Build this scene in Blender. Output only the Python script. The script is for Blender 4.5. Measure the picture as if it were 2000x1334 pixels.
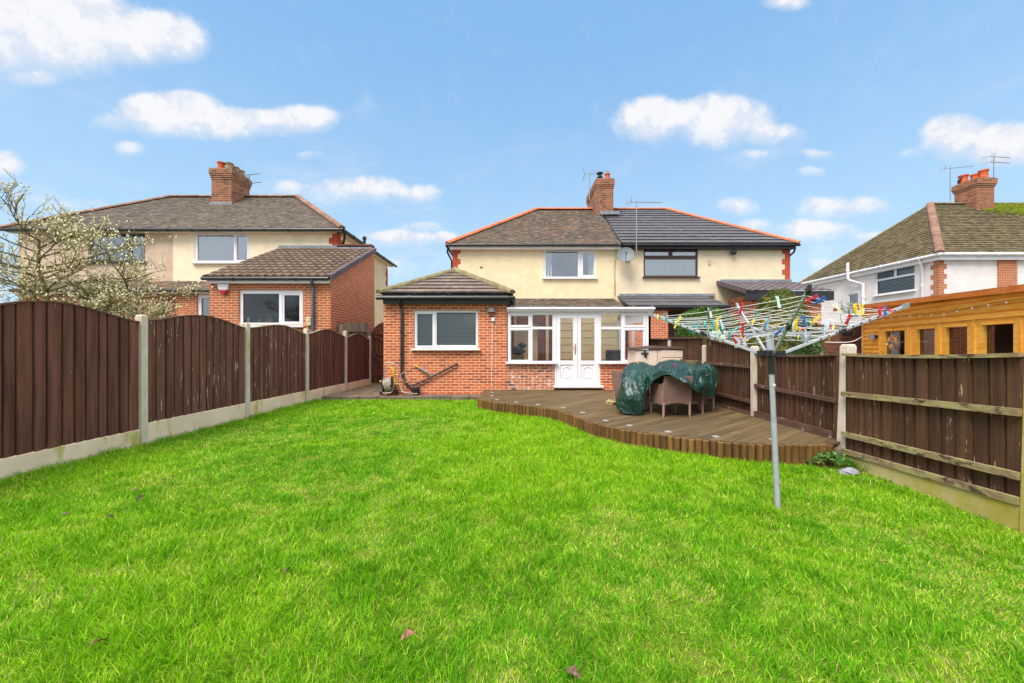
import bpy, bmesh, math, random
import numpy as np
from mathutils import Vector, Matrix, noise as mnoise
random.seed(11)
V = Vector
S = bpy.context.scene
for _o in list(bpy.data.objects): bpy.data.objects.remove(_o)
COL = S.collection
# ------------------------------------------------------------------ camera
F, HY, H = 740.0, 676.0, 1.40          # focal length (px of the 2000 px frame), horizon row, eye height
cam = bpy.data.cameras.new('camera'); camo = bpy.data.objects.new('camera', cam); COL.objects.link(camo)
cam.sensor_width = 36; cam.lens = 36 * F / 2000
cam.shift_y = (HY - 667) / 2000
cam.clip_start = .05; cam.clip_end = 3000
camo.location = (0, 0, H); camo.rotation_euler = (math.radians(90), 0, 0)
S.camera = camo
# ------------------------------------------------------------------ light
SUN = V((-.34, -.52, .80)).normalized()
sl = bpy.data.lights.new('sun', 'SUN'); sl.energy = 2.5; sl.angle = math.radians(28); sl.color = (1, .93, .83)
slo = bpy.data.objects.new('sun', sl); COL.objects.link(slo); slo.rotation_euler = SUN.to_track_quat('Z', 'Y').to_euler()
slo.location = (-8, -10, 14)
S.view_settings.view_transform = 'Standard'; S.view_settings.look = 'None'
S.view_settings.gamma = 1; S.view_settings.exposure = 0.72
S.view_settings.use_curve_mapping = False
S.render.engine = 'CYCLES'
S.cycles.max_bounces = 7; S.cycles.diffuse_bounces = 3; S.cycles.glossy_bounces = 3; S.cycles.transparent_max_bounces = 12
S.cycles.caustics_reflective = False; S.cycles.caustics_refractive = False
S.cycles.sample_clamp_indirect = 4
S.cycles.use_denoising = True

class NT:
    """tiny helper for node trees"""
    def __init__(s, nt): s.t = nt; s.n = nt.nodes; s.l = nt.links
    def new(s, typ, **kw):
        nd = s.n.new(typ)
        for k, v in kw.items(): setattr(nd, k, v)
        return nd
    def link(s, a, b): s.l.new(a, b)
    def put(s, sock, v):
        if isinstance(v, bpy.types.NodeSocket): s.l.new(v, sock)
        else: sock.default_value = v
    def math(s, op, a, b=0.0, c=None, clamp=False):
        nd = s.new('ShaderNodeMath', operation=op, use_clamp=clamp)
        s.put(nd.inputs[0], a); s.put(nd.inputs[1], b)
        if c is not None: s.put(nd.inputs[2], c)
        return nd.outputs[0]
    def vmath(s, op, a, b=(0, 0, 0), out=0):
        nd = s.new('ShaderNodeVectorMath', operation=op)
        s.put(nd.inputs[0], a); s.put(nd.inputs[1], b)
        return nd.outputs[out]
    def noise(s, vec, scale, detail=4, rough=.55, out=0):
        nd = s.new('ShaderNodeTexNoise'); s.link(vec, nd.inputs['Vector'])
        nd.inputs['Scale'].default_value = scale; nd.inputs['Detail'].default_value = detail
        nd.inputs['Roughness'].default_value = rough
        return nd.outputs[out]
    def ramp(s, v, lo, hi, a=0.0, b=1.0, smooth=True):
        nd = s.new('ShaderNodeMapRange'); nd.interpolation_type = 'SMOOTHSTEP' if smooth else 'LINEAR'
        s.put(nd.inputs[0], v); s.put(nd.inputs[1], lo); s.put(nd.inputs[2], hi); s.put(nd.inputs[3], a); s.put(nd.inputs[4], b)
        return nd.outputs[0]
    def mix(s, f, a, b, mode='MIX'):
        nd = s.new('ShaderNodeMix', data_type='RGBA', blend_type=mode)
        s.put(nd.inputs[0], f); s.put(nd.inputs[6], a); s.put(nd.inputs[7], b)
        return nd.outputs[2]

def lin(c):
    if isinstance(c, str):
        c = [int(c[i:i + 2], 16) / 255 for i in (1, 3, 5)]
        c = [x / 12.92 if x <= .04045 else ((x + .055) / 1.055) ** 2.4 for x in c]
    return (c[0], c[1], c[2], 1)

# ------------------------------------------------------------------ sky
wd = bpy.data.worlds.new('World'); S.world = wd; wd.use_nodes = True
w = NT(wd.node_tree); w.n.clear()
gen = w.new('ShaderNodeTexCoord').outputs['Generated']
sky = w.new('ShaderNodeTexSky', sky_type='NISHITA', sun_disc=False)
sky.sun_elevation = math.asin(SUN.z); sky.sun_rotation = math.atan2(SUN.x, SUN.y)
sky.air_density = 1.0; sky.dust_density = .6; sky.ozone_density = 1.0; sky.altitude = 30
sep = w.new('ShaderNodeSeparateXYZ'); w.link(gen, sep.inputs[0])
az = w.math('ARCTAN2', sep.outputs[0], sep.outputs[1])
el = w.math('ARCSINE', sep.outputs[2])
n1 = w.noise(gen, 7, 2, .5, 1)          # colour output: a warp
n2 = w.noise(gen, 15, 8, .66)
wp = w.vmath('MULTIPLY', w.vmath('SUBTRACT', n1, (.5, .5, .5)), (.05, .03, 0))
yq = w.math('MAXIMUM', sep.outputs[1], .08)          # clouds on a far level sheet: their flat bases run straight
cmb = w.new('ShaderNodeCombineXYZ'); w.link(w.math('DIVIDE', sep.outputs[0], yq), cmb.inputs[0]); w.link(w.math('DIVIDE', sep.outputs[2], yq), cmb.inputs[1])
ae = w.vmath('ADD', cmb.outputs[0], wp)
# each cloud is a group of soft ellipses: centre and radii in photo pixels turned into azimuth and elevation, density
CL = [(90, 75, 260, 85, 1), (250, 75, 150, 60, 1), (350, 95, 70, 35, .7), (10, 20, 240, 90, 1), (65, 152, 75, 24, .75),
      (330, 225, 110, 46, 1), (440, 240, 120, 34, 1), (580, 235, 85, 34, .8), (250, 240, 90, 24, .55), (250, 290, 40, 20, .4),
      (0, 322, 52, 32, .75), (1270, 240, 75, 48, 1), (1400, 238, 120, 52, 1), (1500, 262, 75, 26, .8), (1480, 300, 40, 16, .45),
      (1600, 300, 50, 14, .5), (1585, 332, 36, 12, .45), (1860, 270, 70, 46, 1), (1970, 288, 110, 44, 1), (1790, 300, 40, 20, .4),
      (700, 372, 130, 34, .62), (800, 380, 90, 26, .55), (560, 372, 55, 24, .45), (605, 304, 40, 14, .4), (1640, 405, 110, 28, .6),
      (1445, 405, 45, 22, .5), (1590, 450, 95, 28, .65), (1480, 445, 60, 20, .4), (780, 470, 90, 22, .6), (860, 468, 40, 16, .6),
      (830, 445, 50, 14, .4), (760, 520, 90, 26, .35), (1535, 10, 50, 18, .55), (1700, 470, 60, 18, .4), (1600, 520, 60, 20, .35),
      (150, 400, 80, 20, .3), (700, 215, 60, 40, .16)]
tot = None; lift = None
for (cx, cy, rx, ry, dn) in CL:
    a0, e0, da, de = (cx - 1000) / F, (HY - cy) / F, rx / F, ry / F
    q = w.vmath('MULTIPLY', w.vmath('SUBTRACT', ae, (a0, e0, 0)), (1 / da, 1 / de, 0))
    ln = w.vmath('LENGTH', q, out=1)
    m = w.ramp(ln, 1.45, .1, 0, dn)
    tot = m if tot is None else w.math('SMOOTH_MAX', tot, m, .12)
    sy = w.new('ShaderNodeSeparateXYZ'); w.link(q, sy.inputs[0]); ly = w.math('MULTIPLY', sy.outputs[1], m)
    lift = ly if lift is None else w.math('ADD', lift, ly)      # above or below the middle of its cloud
# unseen bright cloud added overhead, behind the viewer and at both sides as fill light
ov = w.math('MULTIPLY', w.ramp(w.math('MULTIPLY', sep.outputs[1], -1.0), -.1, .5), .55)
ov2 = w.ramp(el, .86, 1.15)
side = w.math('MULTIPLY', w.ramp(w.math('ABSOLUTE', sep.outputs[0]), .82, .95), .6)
lside = w.math('MULTIPLY', w.ramp(w.math('ABSOLUTE', sep.outputs[0]), .83, .95), .85)  # added out of frame on both sides to light side-facing walls and fences
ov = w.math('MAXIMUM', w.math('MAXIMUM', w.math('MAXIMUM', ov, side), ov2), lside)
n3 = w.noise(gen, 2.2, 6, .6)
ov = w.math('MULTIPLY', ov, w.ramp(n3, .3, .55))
dens = w.math('ADD', tot, w.math('MULTIPLY', w.math('SUBTRACT', n2, .5), 1.1))
alpha = w.math('MULTIPLY', w.ramp(dens, .03, w.ramp(lift, -.3, .3, 1.05, .5)), w.ramp(tot, .0, .3))
wis = w.math('MULTIPLY', w.math('MULTIPLY', w.ramp(w.noise(w.vmath('MULTIPLY', gen, (1, 1, 2.6)), 5.5, 8, .62), .47, .72), .42), w.ramp(el, .62, .16))      # thin veils low down
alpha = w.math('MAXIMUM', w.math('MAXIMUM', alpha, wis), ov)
shn = w.noise(w.vmath('ADD', gen, (.012, .0, .03)), 15, 8, .66)
rel = w.math('MULTIPLY', w.math('SUBTRACT', n2, shn), 1.2)
br = w.math('ADD', w.math('ADD', w.ramp(lift, -.35, .2, .76, .9), rel), w.math('MULTIPLY', w.ramp(dens, .4, 1.0), .14))
ccol = w.mix(w.ramp(br, .75, 1.0), (.70, .75, .85, 1), (.85, .86, .89, 1))
SKYK = .135
tint = w.mix(1.0, sky.outputs[0], (.93, 1.02, .95, 1), 'MULTIPLY')
hz = w.ramp(el, .0, .75)
blue = w.mix(hz, (.52, .77, 1.0, 1), (.25, .50, .86, 1))
skc = w.mix(.85, w.mix(1.0, tint, (SKYK, SKYK, SKYK, 1), 'MULTIPLY'), blue)
ccol = w.mix(ov, ccol, (1.7, 1.66, 1.63, 1))  # added cloud made brighter than the visible ones, for fill light
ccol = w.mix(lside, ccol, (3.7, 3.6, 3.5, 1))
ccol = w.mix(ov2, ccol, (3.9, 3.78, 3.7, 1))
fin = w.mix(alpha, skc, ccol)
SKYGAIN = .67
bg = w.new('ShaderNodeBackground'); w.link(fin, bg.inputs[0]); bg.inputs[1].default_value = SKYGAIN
wo = w.new('ShaderNodeOutputWorld'); w.link(bg.outputs[0], wo.inputs[0])

# ------------------------------------------------------------------ helpers
def wx(px, d): return (px - 1000) * d / F
def wz(py, d): return H - (py - HY) * d / F
def W(px, py, d): return V((wx(px, d), d, wz(py, d)))
def G(px, py, h=0.0):
    d = F * (H - h) / (py - HY); return V((wx(px, d), d, h))
UP = V((0, 0, 1))
ORG = {}
def org(o):
    while o.parent: o = o.parent
    return ORG.get(o.name, V((0, 0, 0)))

class MB:
    def __init__(s): s.v = []; s.f = []; s.r = []; s.mi = []; s.cur = .5; s.m = 0
    def rnd(s): s.cur = random.random(); return s
    def face(s, pts):
        b = len(s.v); s.v.extend([V(p) for p in pts]); s.f.append(list(range(b, b + len(pts)))); s.r.append(s.cur); s.mi.append(s.m)
    def mesh(s, vs, fs):
        b = len(s.v); s.v.extend([V(p) for p in vs])
        for f in fs: s.f.append([i + b for i in f]); s.r.append(s.cur); s.mi.append(s.m)
    def hexa(s, p):      # 8 points: bottom ring 0-3 (ccw from above), top ring 4-7
        s.mesh(p, [(3, 2, 1, 0), (4, 5, 6, 7), (0, 1, 5, 4), (1, 2, 6, 5), (2, 3, 7, 6), (3, 0, 4, 7)])
    def box(s, x0, x1, y0, y1, z0, z1):
        s.hexa([(x0, y0, z0), (x1, y0, z0), (x1, y1, z0), (x0, y1, z0), (x0, y0, z1), (x1, y0, z1), (x1, y1, z1), (x0, y1, z1)])
    def obox(s, c, a, b, d):
        c, a, b, d = V(c), V(a), V(b), V(d)
        if a.cross(b).dot(d) < 0: b = -b
        s.hexa([c - a - b - d, c + a - b - d, c + a + b - d, c - a + b - d, c - a - b + d, c + a - b + d, c + a + b + d, c - a + b + d])
    def bar(s, p, q, wd, ht, up=UP):
        p, q = V(p), V(q); t = (q - p); L = t.length; t.normalize()
        sd = t.cross(V(up))
        if sd.length < 1e-4: sd = t.cross(V((1, 0, 0)))
        sd.normalize(); u = sd.cross(t)
        s.obox((p + q) / 2, t * L / 2, sd * wd / 2, u * ht / 2)
    def tube(s, pts, r, n=8, closed=False, cap=True):
        pts = [V(p) for p in pts]; N = len(pts); vs = []; prev = None
        for i, p in enumerate(pts):
            if closed: t = pts[(i + 1) % N] - pts[i - 1]
            else: t = pts[min(i + 1, N - 1)] - pts[max(i - 1, 0)]
            if t.length < 1e-9: t = V((0, 0, 1))
            t.normalize()
            if prev is None:
                a = t.cross(UP)
                if a.length < 1e-3: a = t.cross(V((1, 0, 0)))
            else: a = prev - t * prev.dot(t)
            a.normalize(); prev = a; b = t.cross(a)
            rr = r[i] if isinstance(r, (list, tuple)) else r
            for k in range(n):
                an = 2 * math.pi * k / n; vs.append(p + a * math.cos(an) * rr + b * math.sin(an) * rr)
        fs = []
        for i in range(N if closed else N - 1):
            j = (i + 1) % N
            for k in range(n):
                k2 = (k + 1) % n; fs.append((i * n + k, i * n + k2, j * n + k2, j * n + k))
        if cap and not closed:
            fs.append(tuple(range(n - 1, -1, -1))); fs.append(tuple((N - 1) * n + k for k in range(n)))
        s.mesh(vs, fs)
    def lathe(s, prof, c, n=20, ax=UP):
        c = V(c); ax = V(ax).normalized(); a = ax.cross(V((1, 0, 0)))
        if a.length < .01: a = ax.cross(V((0, 1, 0)))
        a.normalize(); b = ax.cross(a); vs = []
        for (r, z) in prof:
            for k in range(n):
                an = 2 * math.pi * k / n; vs.append(c + ax * z + (a * math.cos(an) + b * math.sin(an)) * max(r, 1e-4))
        fs = []
        for i in range(len(prof) - 1):
            for k in range(n):
                k2 = (k + 1) % n; fs.append((i * n + k, i * n + k2, (i + 1) * n + k2, (i + 1) * n + k))
        fs.append(tuple(range(n - 1, -1, -1))); fs.append(tuple((len(prof) - 1) * n + k for k in range(n)))
        s.mesh(vs, fs)
    def ball(s, c, rx, ry, rz, n=10, m=6, jit=0):
        c = V(c); vs = []; fs = []
        for i in range(m + 1):
            th = math.pi * i / m
            for k in range(n):
                ph = 2 * math.pi * k / n; d = V((math.sin(th) * math.cos(ph), math.sin(th) * math.sin(ph), math.cos(th)))
                q = 1 + jit * mnoise.noise(d * 1.7 + c) if jit else 1
                vs.append(c + V((d.x * rx, d.y * ry, d.z * rz)) * q)
        for i in range(m):
            for k in range(n):
                k2 = (k + 1) % n; fs.append((i * n + k, (i + 1) * n + k, (i + 1) * n + k2, i * n + k2))
        s.mesh(vs, fs)
    def holed(s, o, ux, wd, ht, holes, rev=.08, side=0):
        o, ux = V(o), V(ux).normalized(); n = ux.cross(UP)
        us = sorted({0, wd, *[a for hh in holes for a in hh[:2]]}); vs = sorted({0, ht, *[a for hh in holes for a in hh[2:4]]})
        us = [u for u in us if 0 <= u <= wd]; vs = [v for v in vs if 0 <= v <= ht]
        P = lambda u, v, k=0: o + ux * u + UP * v - n * k
        for i in range(len(us) - 1):
            for j in range(len(vs) - 1):
                cu, cv = (us[i] + us[i + 1]) / 2, (vs[j] + vs[j + 1]) / 2
                if any(h[0] < cu < h[1] and h[2] < cv < h[3] for h in holes): continue
                s.face([P(us[i], vs[j]), P(us[i + 1], vs[j]), P(us[i + 1], vs[j + 1]), P(us[i], vs[j + 1])])
        for (a, b, c, d) in [h[:4] for h in holes]:
            s.face([P(a, c), P(a, c, rev), P(b, c, rev), P(b, c)][::-1]); s.face([P(a, d), P(b, d), P(b, d, rev), P(a, d, rev)][::-1])
            s.face([P(a, c), P(a, d), P(a, d, rev), P(a, c, rev)][::-1]); s.face([P(b, c), P(b, c, rev), P(b, d, rev), P(b, d)][::-1])
        if side:
            a, b, c, d, rev = 0, wd, 0, ht, side
            s.face([P(a, c), P(a, c, rev), P(b, c, rev), P(b, c)]); s.face([P(a, d), P(b, d), P(b, d, rev), P(a, d, rev)])
            s.face([P(a, c), P(a, d), P(a, d, rev), P(a, c, rev)]); s.face([P(b, c), P(b, c, rev), P(b, d, rev), P(b, d)])
    def ring(s, o, ux, wd, ht, t, dep):
        """raised rectangular ring standing dep proud of the plane"""
        s.holed(V(o) + V(ux).normalized().cross(UP) * dep, ux, wd, ht, [(t, wd - t, t, ht - t)], rev=dep, side=dep)
    def build(s, name, mat, parent=None, smooth=False, bev=0):
        me = bpy.data.meshes.new(name)
        off = org(parent) if parent else V((0, 0, 0))
        me.from_pydata([tuple(v - off) for v in s.v], [], s.f)
        mats = mat if isinstance(mat, (list, tuple)) else [mat]
        for m in mats: me.materials.append(m)
        if len(mats) > 1: me.polygons.foreach_set('material_index', s.mi)
        at = me.attributes.new('rnd', 'FLOAT', 'FACE'); at.data.foreach_set('value', s.r)
        uv = me.uv_layers.new(name='UVMap'); uvs = np.zeros(len(me.loops) * 2, 'f')
        for p in me.polygons:
            nn = p.normal
            if abs(nn.z) > .97: t1, t2 = V((1, 0, 0)), V((0, 1, 0))
            else:
                t1 = UP.cross(nn); t1.normalize(); t2 = nn.cross(t1)
            for li in p.loop_indices:
                q = V(s.v[me.loops[li].vertex_index]); uvs[2 * li] = q.dot(t1); uvs[2 * li + 1] = q.dot(t2)
        uv.data.foreach_set('uv', uvs)
        if smooth:
            me.polygons.foreach_set('use_smooth', [True] * len(me.polygons)); me.set_sharp_from_angle(angle=.9)
        me.update()
        o = bpy.data.objects.new(name, me); COL.objects.link(o)
        if parent: o.parent = parent
        if bev:
            b = o.modifiers.new('bevel', 'BEVEL'); b.width = bev; b.segments = 2; b.limit_method = 'ANGLE'; b.angle_limit = .6
        return o

def tag(o, label, cat, group=None):
    o['label'] = label; o['category'] = cat
    if group: o['group'] = group
    return o
def thing(name, label, cat, loc, group=None):
    o = bpy.data.objects.new(name, None); COL.objects.link(o); o.location = loc; ORG[o.name] = V(loc)
    o.empty_display_size = .1
    return tag(o, label, cat, group)
def single(mb, name, mat, label, cat, group=None, **kw):
    return tag(mb.build(name, mat, None, **kw), label, cat, group)
def struct(mb, name, mat, kind='structure', **kw):
    o = mb.build(name, mat, None, **kw); o['kind'] = kind; return o
def dup(root, loc, rot=(0, 0, 0), label=None):
    r = root.copy(); COL.objects.link(r); r.location = loc; r.rotation_euler = rot; ORG[r.name] = V(loc)
    if label: r['label'] = label
    for ch in list(root.children):
        c = ch.copy(); COL.objects.link(c); c.parent = r
        for g in ch.children:
            d = g.copy(); COL.objects.link(d); d.parent = c
    return r
def lerp(a, b, t): return a + (b - a) * t

# ------------------------------------------------------------------ materials
def pm(name, c1, c2=None, scale=(6, 6, 6), lo=.35, hi=.65, rough=.8, rnd=0.0, bump=0.0, bscale=(80, 80, 80), stains=(), metal=0.0,
       spec=.3, brick=None, wave=None, rndmix=None, coat=0, trans=0, detail=5, uvc=False):
    m = bpy.data.materials.new(name); m.use_nodes = True; t = NT(m.node_tree); t.n.clear()
    out = t.new('ShaderNodeOutputMaterial'); b = t.new('ShaderNodeBsdfPrincipled'); t.link(b.outputs[0], out.inputs[0])
    tc = t.new('ShaderNodeTexCoord'); obj = tc.outputs['Object']; uv = tc.outputs['UV']
    base = uv if uvc else obj
    def sc(vec, k):
        return t.vmath('MULTIPLY', vec, k)
    col = lin(c1)
    ra = t.new('ShaderNodeAttribute', attribute_name='rnd').outputs['Fac']
    offs = t.new('ShaderNodeCombineXYZ'); t.link(t.math('MULTIPLY', ra, 37.0), offs.inputs[0]); t.link(t.math('MULTIPLY', ra, 91.0), offs.inputs[2])
    bo = t.vmath('ADD', base, offs.outputs[0]) if rnd else base
    hgt = None
    if c2 is not None:
        nz = t.noise(sc(bo, scale), 1, detail, .6)
        col = t.mix(t.ramp(nz, lo, hi), lin(c1), lin(c2))
    if rndmix is not None:
        col = t.mix(t.ramp(ra, rndmix[1], rndmix[2]), col, lin(rndmix[0]))
    if brick:
        br = t.new('ShaderNodeTexBrick'); t.link(uv, br.inputs['Vector'])
        br.inputs['Scale'].default_value = 1; br.inputs['Brick Width'].default_value = brick['w']; br.inputs['Row Height'].default_value = brick['h']
        br.inputs['Mortar Size'].default_value = brick.get('m', .006); br.inputs['Mortar Smooth'].default_value = .2
        br.inputs['Bias'].default_value = brick.get('bias', 0)
        br.offset = brick.get('off', .5)
        br.inputs['Color1'].default_value = (0, 0, 0, 1); br.inputs['Color2'].default_value = (1, 1, 1, 1); br.inputs['Mortar'].default_value = (.5, .5, .5, 1)
        fac = br.outputs['Fac']
        bw = t.new('ShaderNodeRGBToBW'); t.link(br.outputs['Color'], bw.inputs[0])
        c_a, c_b, c_m = brick['cols']
        bc = t.mix(bw.outputs[0], lin(c_a), lin(c_b))
        dk = t.ramp(bw.outputs[0], .72, .95)
        if 'dark' in brick: bc = t.mix(t.math('MULTIPLY', dk, brick.get('darkamt', .7)), bc, lin(brick['dark']))
        nz = t.noise(sc(uv, (30, 30, 30)), 1, 4, .6)
        bc = t.mix(t.ramp(nz, .3, .75, 0, .35), bc, t.mix(1.0, bc, (.62, .6, .6, 1), 'MULTIPLY'))
        if c2 is not None: bc = t.mix(.3, bc, col)
        mfac = t.math('MULTIPLY', fac, brick.get('ma', 1.0))
        col = t.mix(mfac, bc, lin(c_m)); hgt = t.math('SUBTRACT', 1.0, fac)
    if rnd:
        g = t.math('ADD', 1 - rnd / 2, t.math('MULTIPLY', ra, rnd))
        cg = t.new('ShaderNodeCombineColor')
        for i in range(3): t.link(g, cg.inputs[i])
        col = t.mix(1.0, col, cg.outputs[0], 'MULTIPLY')
    for (sc_c, sc_s, l, h, amt) in stains:
        nz = t.noise(sc(bo, sc_s), 1, 6, .65)
        col = t.mix(t.ramp(nz, l, h, 0, amt), col, lin(sc_c))
    if wave:       # grooves across an object-space direction: (angle, period, depth)
        an, per, amt = wave
        ln = t.vmath('DOT_PRODUCT', obj, (math.cos(an), math.sin(an), 0), out=1)
        wv = t.math('SINE', t.math('MULTIPLY', ln, 2 * math.pi / per))
        hgt = wv if hgt is None else hgt
        bu0 = amt
    t.put(b.inputs['Base Color'], col); b.inputs['Roughness'].default_value = rough; b.inputs['Metallic'].default_value = metal
    b.inputs['Specular IOR Level'].default_value = spec
    if coat: b.inputs['Coat Weight'].default_value = coat
    if trans: b.inputs['Transmission Weight'].default_value = trans
    nrm = None
    if hgt is not None:
        bu = t.new('ShaderNodeBump'); bu.inputs['Strength'].default_value = .7; bu.inputs['Distance'].default_value = (wave[2] if wave else .008)
        t.link(hgt, bu.inputs['Height']); nrm = bu.outputs[0]
    if bump:
        bu = t.new('ShaderNodeBump'); bu.inputs['Strength'].default_value = min(1, bump); bu.inputs['Distance'].default_value = .01
        t.link(t.noise(sc(bo, bscale), 1, 5, .6), bu.inputs['Height'])
        if nrm is not None: t.link(nrm, bu.inputs['Normal'])
        nrm = bu.outputs[0]
    if nrm is not None: t.link(nrm, b.inputs['Normal'])
    return m

def glass_mat(name, tintc=(.86, .9, .88, 1), base=.10, rough=.015):
    m = bpy.data.materials.new(name); m.use_nodes = True; t = NT(m.node_tree); t.n.clear()
    out = t.new('ShaderNodeOutputMaterial'); tr = t.new('ShaderNodeBsdfTransparent'); tr.inputs[0].default_value = tintc
    gl = t.new('ShaderNodeBsdfGlossy'); gl.inputs['Roughness'].default_value = rough; gl.inputs[0].default_value = (.95, .97, 1, 1)
    fr = t.new('ShaderNodeFresnel'); fr.inputs[0].default_value = 1.5
    mx = t.new('ShaderNodeMixShader'); t.link(t.math('ADD', fr.outputs[0], base, clamp=True), mx.inputs[0])
    t.link(tr.outputs[0], mx.inputs[1]); t.link(gl.outputs[0], mx.inputs[2]); t.link(mx.outputs[0], out.inputs[0])
    return m
def leaf_mat(name, rough=.55, trl=.35, k=1.0):
    """colour from the per-leaf attribute, light passing through"""
    m = bpy.data.materials.new(name); m.use_nodes = True; t = NT(m.node_tree); t.n.clear()
    out = t.new('ShaderNodeOutputMaterial'); b = t.new('ShaderNodeBsdfPrincipled'); tl = t.new('ShaderNodeBsdfTranslucent')
    at = t.new('ShaderNodeAttribute', attribute_name='Col')
    t.link(at.outputs['Color'], b.inputs['Base Color']); t.link(at.outputs['Color'], tl.inputs[0])
    b.inputs['Roughness'].default_value = rough; b.inputs['Specular IOR Level'].default_value = .18
    mx = t.new('ShaderNodeMixShader'); mx.inputs[0].default_value = trl
    t.link(b.outputs[0], mx.inputs[1]); t.link(tl.outputs[0], mx.inputs[2]); t.link(mx.outputs[0], out.inputs[0])
    return m

MT = {}
BR = dict(w=.225, h=.075, m=.008)
MT['brick'] = pm('orange brick', '#b5653f', brick=dict(BR, cols=('#d97443', '#bb5633', '#ecc8aa'), dark='#8d4a3a', darkamt=.5), rough=.85, bump=.25, bscale=(60, 60, 60),
                 stains=(('#e2d2c0', (9, 9, 14), .7, .78, .4), ('#a05438', (1.3, 1.3, 1.3), .5, .75, .3)))
MT['brick_white'] = pm('orange brick with white salts', '#b5653f', brick=dict(BR, cols=('#c87246', '#a0543a', '#ecc4a4'), dark='#6a4040', darkamt=.9), rough=.85, bump=.25,
                 stains=(('#eee4da', (7, 7, 10), .50, .66, .55), ('#eee4da', (30, 30, 30), .54, .68, .5)))
MT['brick_left'] = pm('warm red brick', '#a95a36', brick=dict(BR, cols=('#c26b41', '#a85a38', '#ddb898')), rough=.85, bump=.25, stains=(('#87482e', (1.5, 1.5, 1.5), .5, .8, .4),))
MT['brick_dark'] = pm('brown brick', '#7a4a38', brick=dict(BR, cols=('#7e4c3a', '#5f3a30', '#7d6256')), rough=.9, bump=.25)
MT['brick_chim'] = pm('sooty chimney brick', '#8a5238', brick=dict(w=.25, h=.09, m=.009, cols=('#a5623f', '#7a4a36', '#ab917a'), dark='#56392e', darkamt=.7), rough=.9, bump=.3,
                 stains=(('#4d4035', (2.5, 2.5, 2.5), .5, .75, .5), ('#8a8360', (6, 6, 6), .62, .75, .6)))
MT['quoin'] = pm('painted red brick', '#c0502f', brick=dict(w=.225, h=.075, m=.004, cols=('#c2512f', '#b54827', '#c98a6c')), rough=.8, bump=.2)
def render_m(name, c, c2, st): return pm(name, c, c2, (2.2, 2.2, 2.2), rough=.92, bump=.9, bscale=(14, 14, 14), stains=((st, (2, 2, .6), .58, .8, .25),))
MT['cream'] = render_m('cream roughcast', '#ecd9b2', '#e3cfa8', '#cfbc98')
MT['cream2'] = render_m('warm cream roughcast', '#e8d6b6', '#dfcdad', '#cdb99a')
MT['cream3'] = render_m('pale cream roughcast', '#f0dfc0', '#e6d3b2', '#cdb99a')
MT['taupe'] = render_m('taupe roughcast', '#d2b9a2', '#c2a892', '#937c6c')
MT['white_render'] = render_m('white render', '#e8dedb', '#ded4d0', '#cabfb9')
MT['white'] = pm('white plastic frame', '#ebe7ea', '#e5e0e3', (3, 3, 3), rough=.35, spec=.5)
MT['white_paint'] = pm('white painted timber', '#e6dbd2', '#d8cabe', (3, 3, 8), rough=.55)
MT['grey_upvc'] = pm('anthracite frame', '#3a3d44', rough=.4, spec=.5)
MT['brown_upvc'] = pm('brown frame', '#4a2b27', rough=.45, spec=.5)
MT['black'] = pm('black plastic', '#1d1e21', '#26272a', (5, 5, 5), rough=.42, spec=.5)
MT['slate_pipe'] = pm('blue grey plastic', '#4a5766', rough=.4, spec=.5)
MT['lead'] = pm('lead flashing', '#8e9096', '#777a82', (5, 5, 5), rough=.6)
MT['glass'] = glass_mat('window glass', (.96, .97, .96, 1), base=.03)
MT['glass_cabin'] = glass_mat('cabin glass', (.9, .93, .93, 1), base=.05)
MT['glass_soft'] = glass_mat('softly reflecting glass', (.95, .96, .97, 1), base=.22)
MT['glass_clear'] = glass_mat('conservatory glass', (.93, .95, .94, 1), base=.0)
MT['glass_grey'] = glass_mat('grey reflecting glass', (.75, .8, .85, 1), base=.24)
MT['net'] = pm('net curtain', '#f2f3f3', '#e4e7e9', (8, 8, 2), rough=.9)
MT['blind'] = pm('pale blind slats', '#dcdcd2', rough=.5)
def tile_m(name, a, b, st=(), w_=.18, h_=.1, m_=.004, mc='#2b2723', rnd=.35, ma=.7):
    return pm(name, a, b, (3, 3, 3), rough=.88, rnd=rnd, bump=.35, bscale=(40, 40, 40), brick=dict(w=w_, h=h_, m=m_, cols=(a, b, mc), ma=ma), stains=st)
MT['tile_old'] = pm('weathered clay tiles', '#6d6053', '#594d43', (2.5, 2.5, 2.5), rough=.92, rnd=.6, bump=.5, bscale=(30, 30, 30),
                    stains=(('#45403a', (1.1, 1.1, 1.1), .5, .7, .5), ('#8d8455', (3, 3, 3), .62, .8, .35), ('#a89c88', (26, 26, 26), .68, .78, .6)), rndmix=('#7d5a48', .9, .95))
MT['tile_left'] = pm('lichened brown tiles', '#71665a', '#5d5348', (2, 2, 2), rough=.92, rnd=.5, bump=.5, bscale=(30, 30, 30),
                    stains=(('#4e4a3a', (.8, .8, .8), .52, .72, .55), ('#9b9182', (30, 30, 30), .68, .78, .5)))
MT['tile_grey'] = pm('grey concrete tiles', '#5f5d60', '#535154', (3, 3, 3), rough=.75, rnd=.12, bump=.2)
MT['tile_ext'] = pm('buff concrete tiles', '#82746a', '#6d6058', (4, 4, 4), rough=.9, rnd=.3, bump=.4, bscale=(40, 40, 40),
                    stains=(('#a9a293', (9, 9, 9), .6, .75, .5), ('#7b7646', (3, 3, 3), .62, .8, .4), ('#4a433d', (5, 5, 5), .62, .8, .4)))
MT['pantile'] = pm('brown interlocking tiles', '#74604f', '#5d4c40', (3, 3, 3), rough=.85, rnd=.22, bump=.25, stains=(('#8f8a72', (1.5, 1.5, 1.5), .6, .8, .35),))
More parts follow.
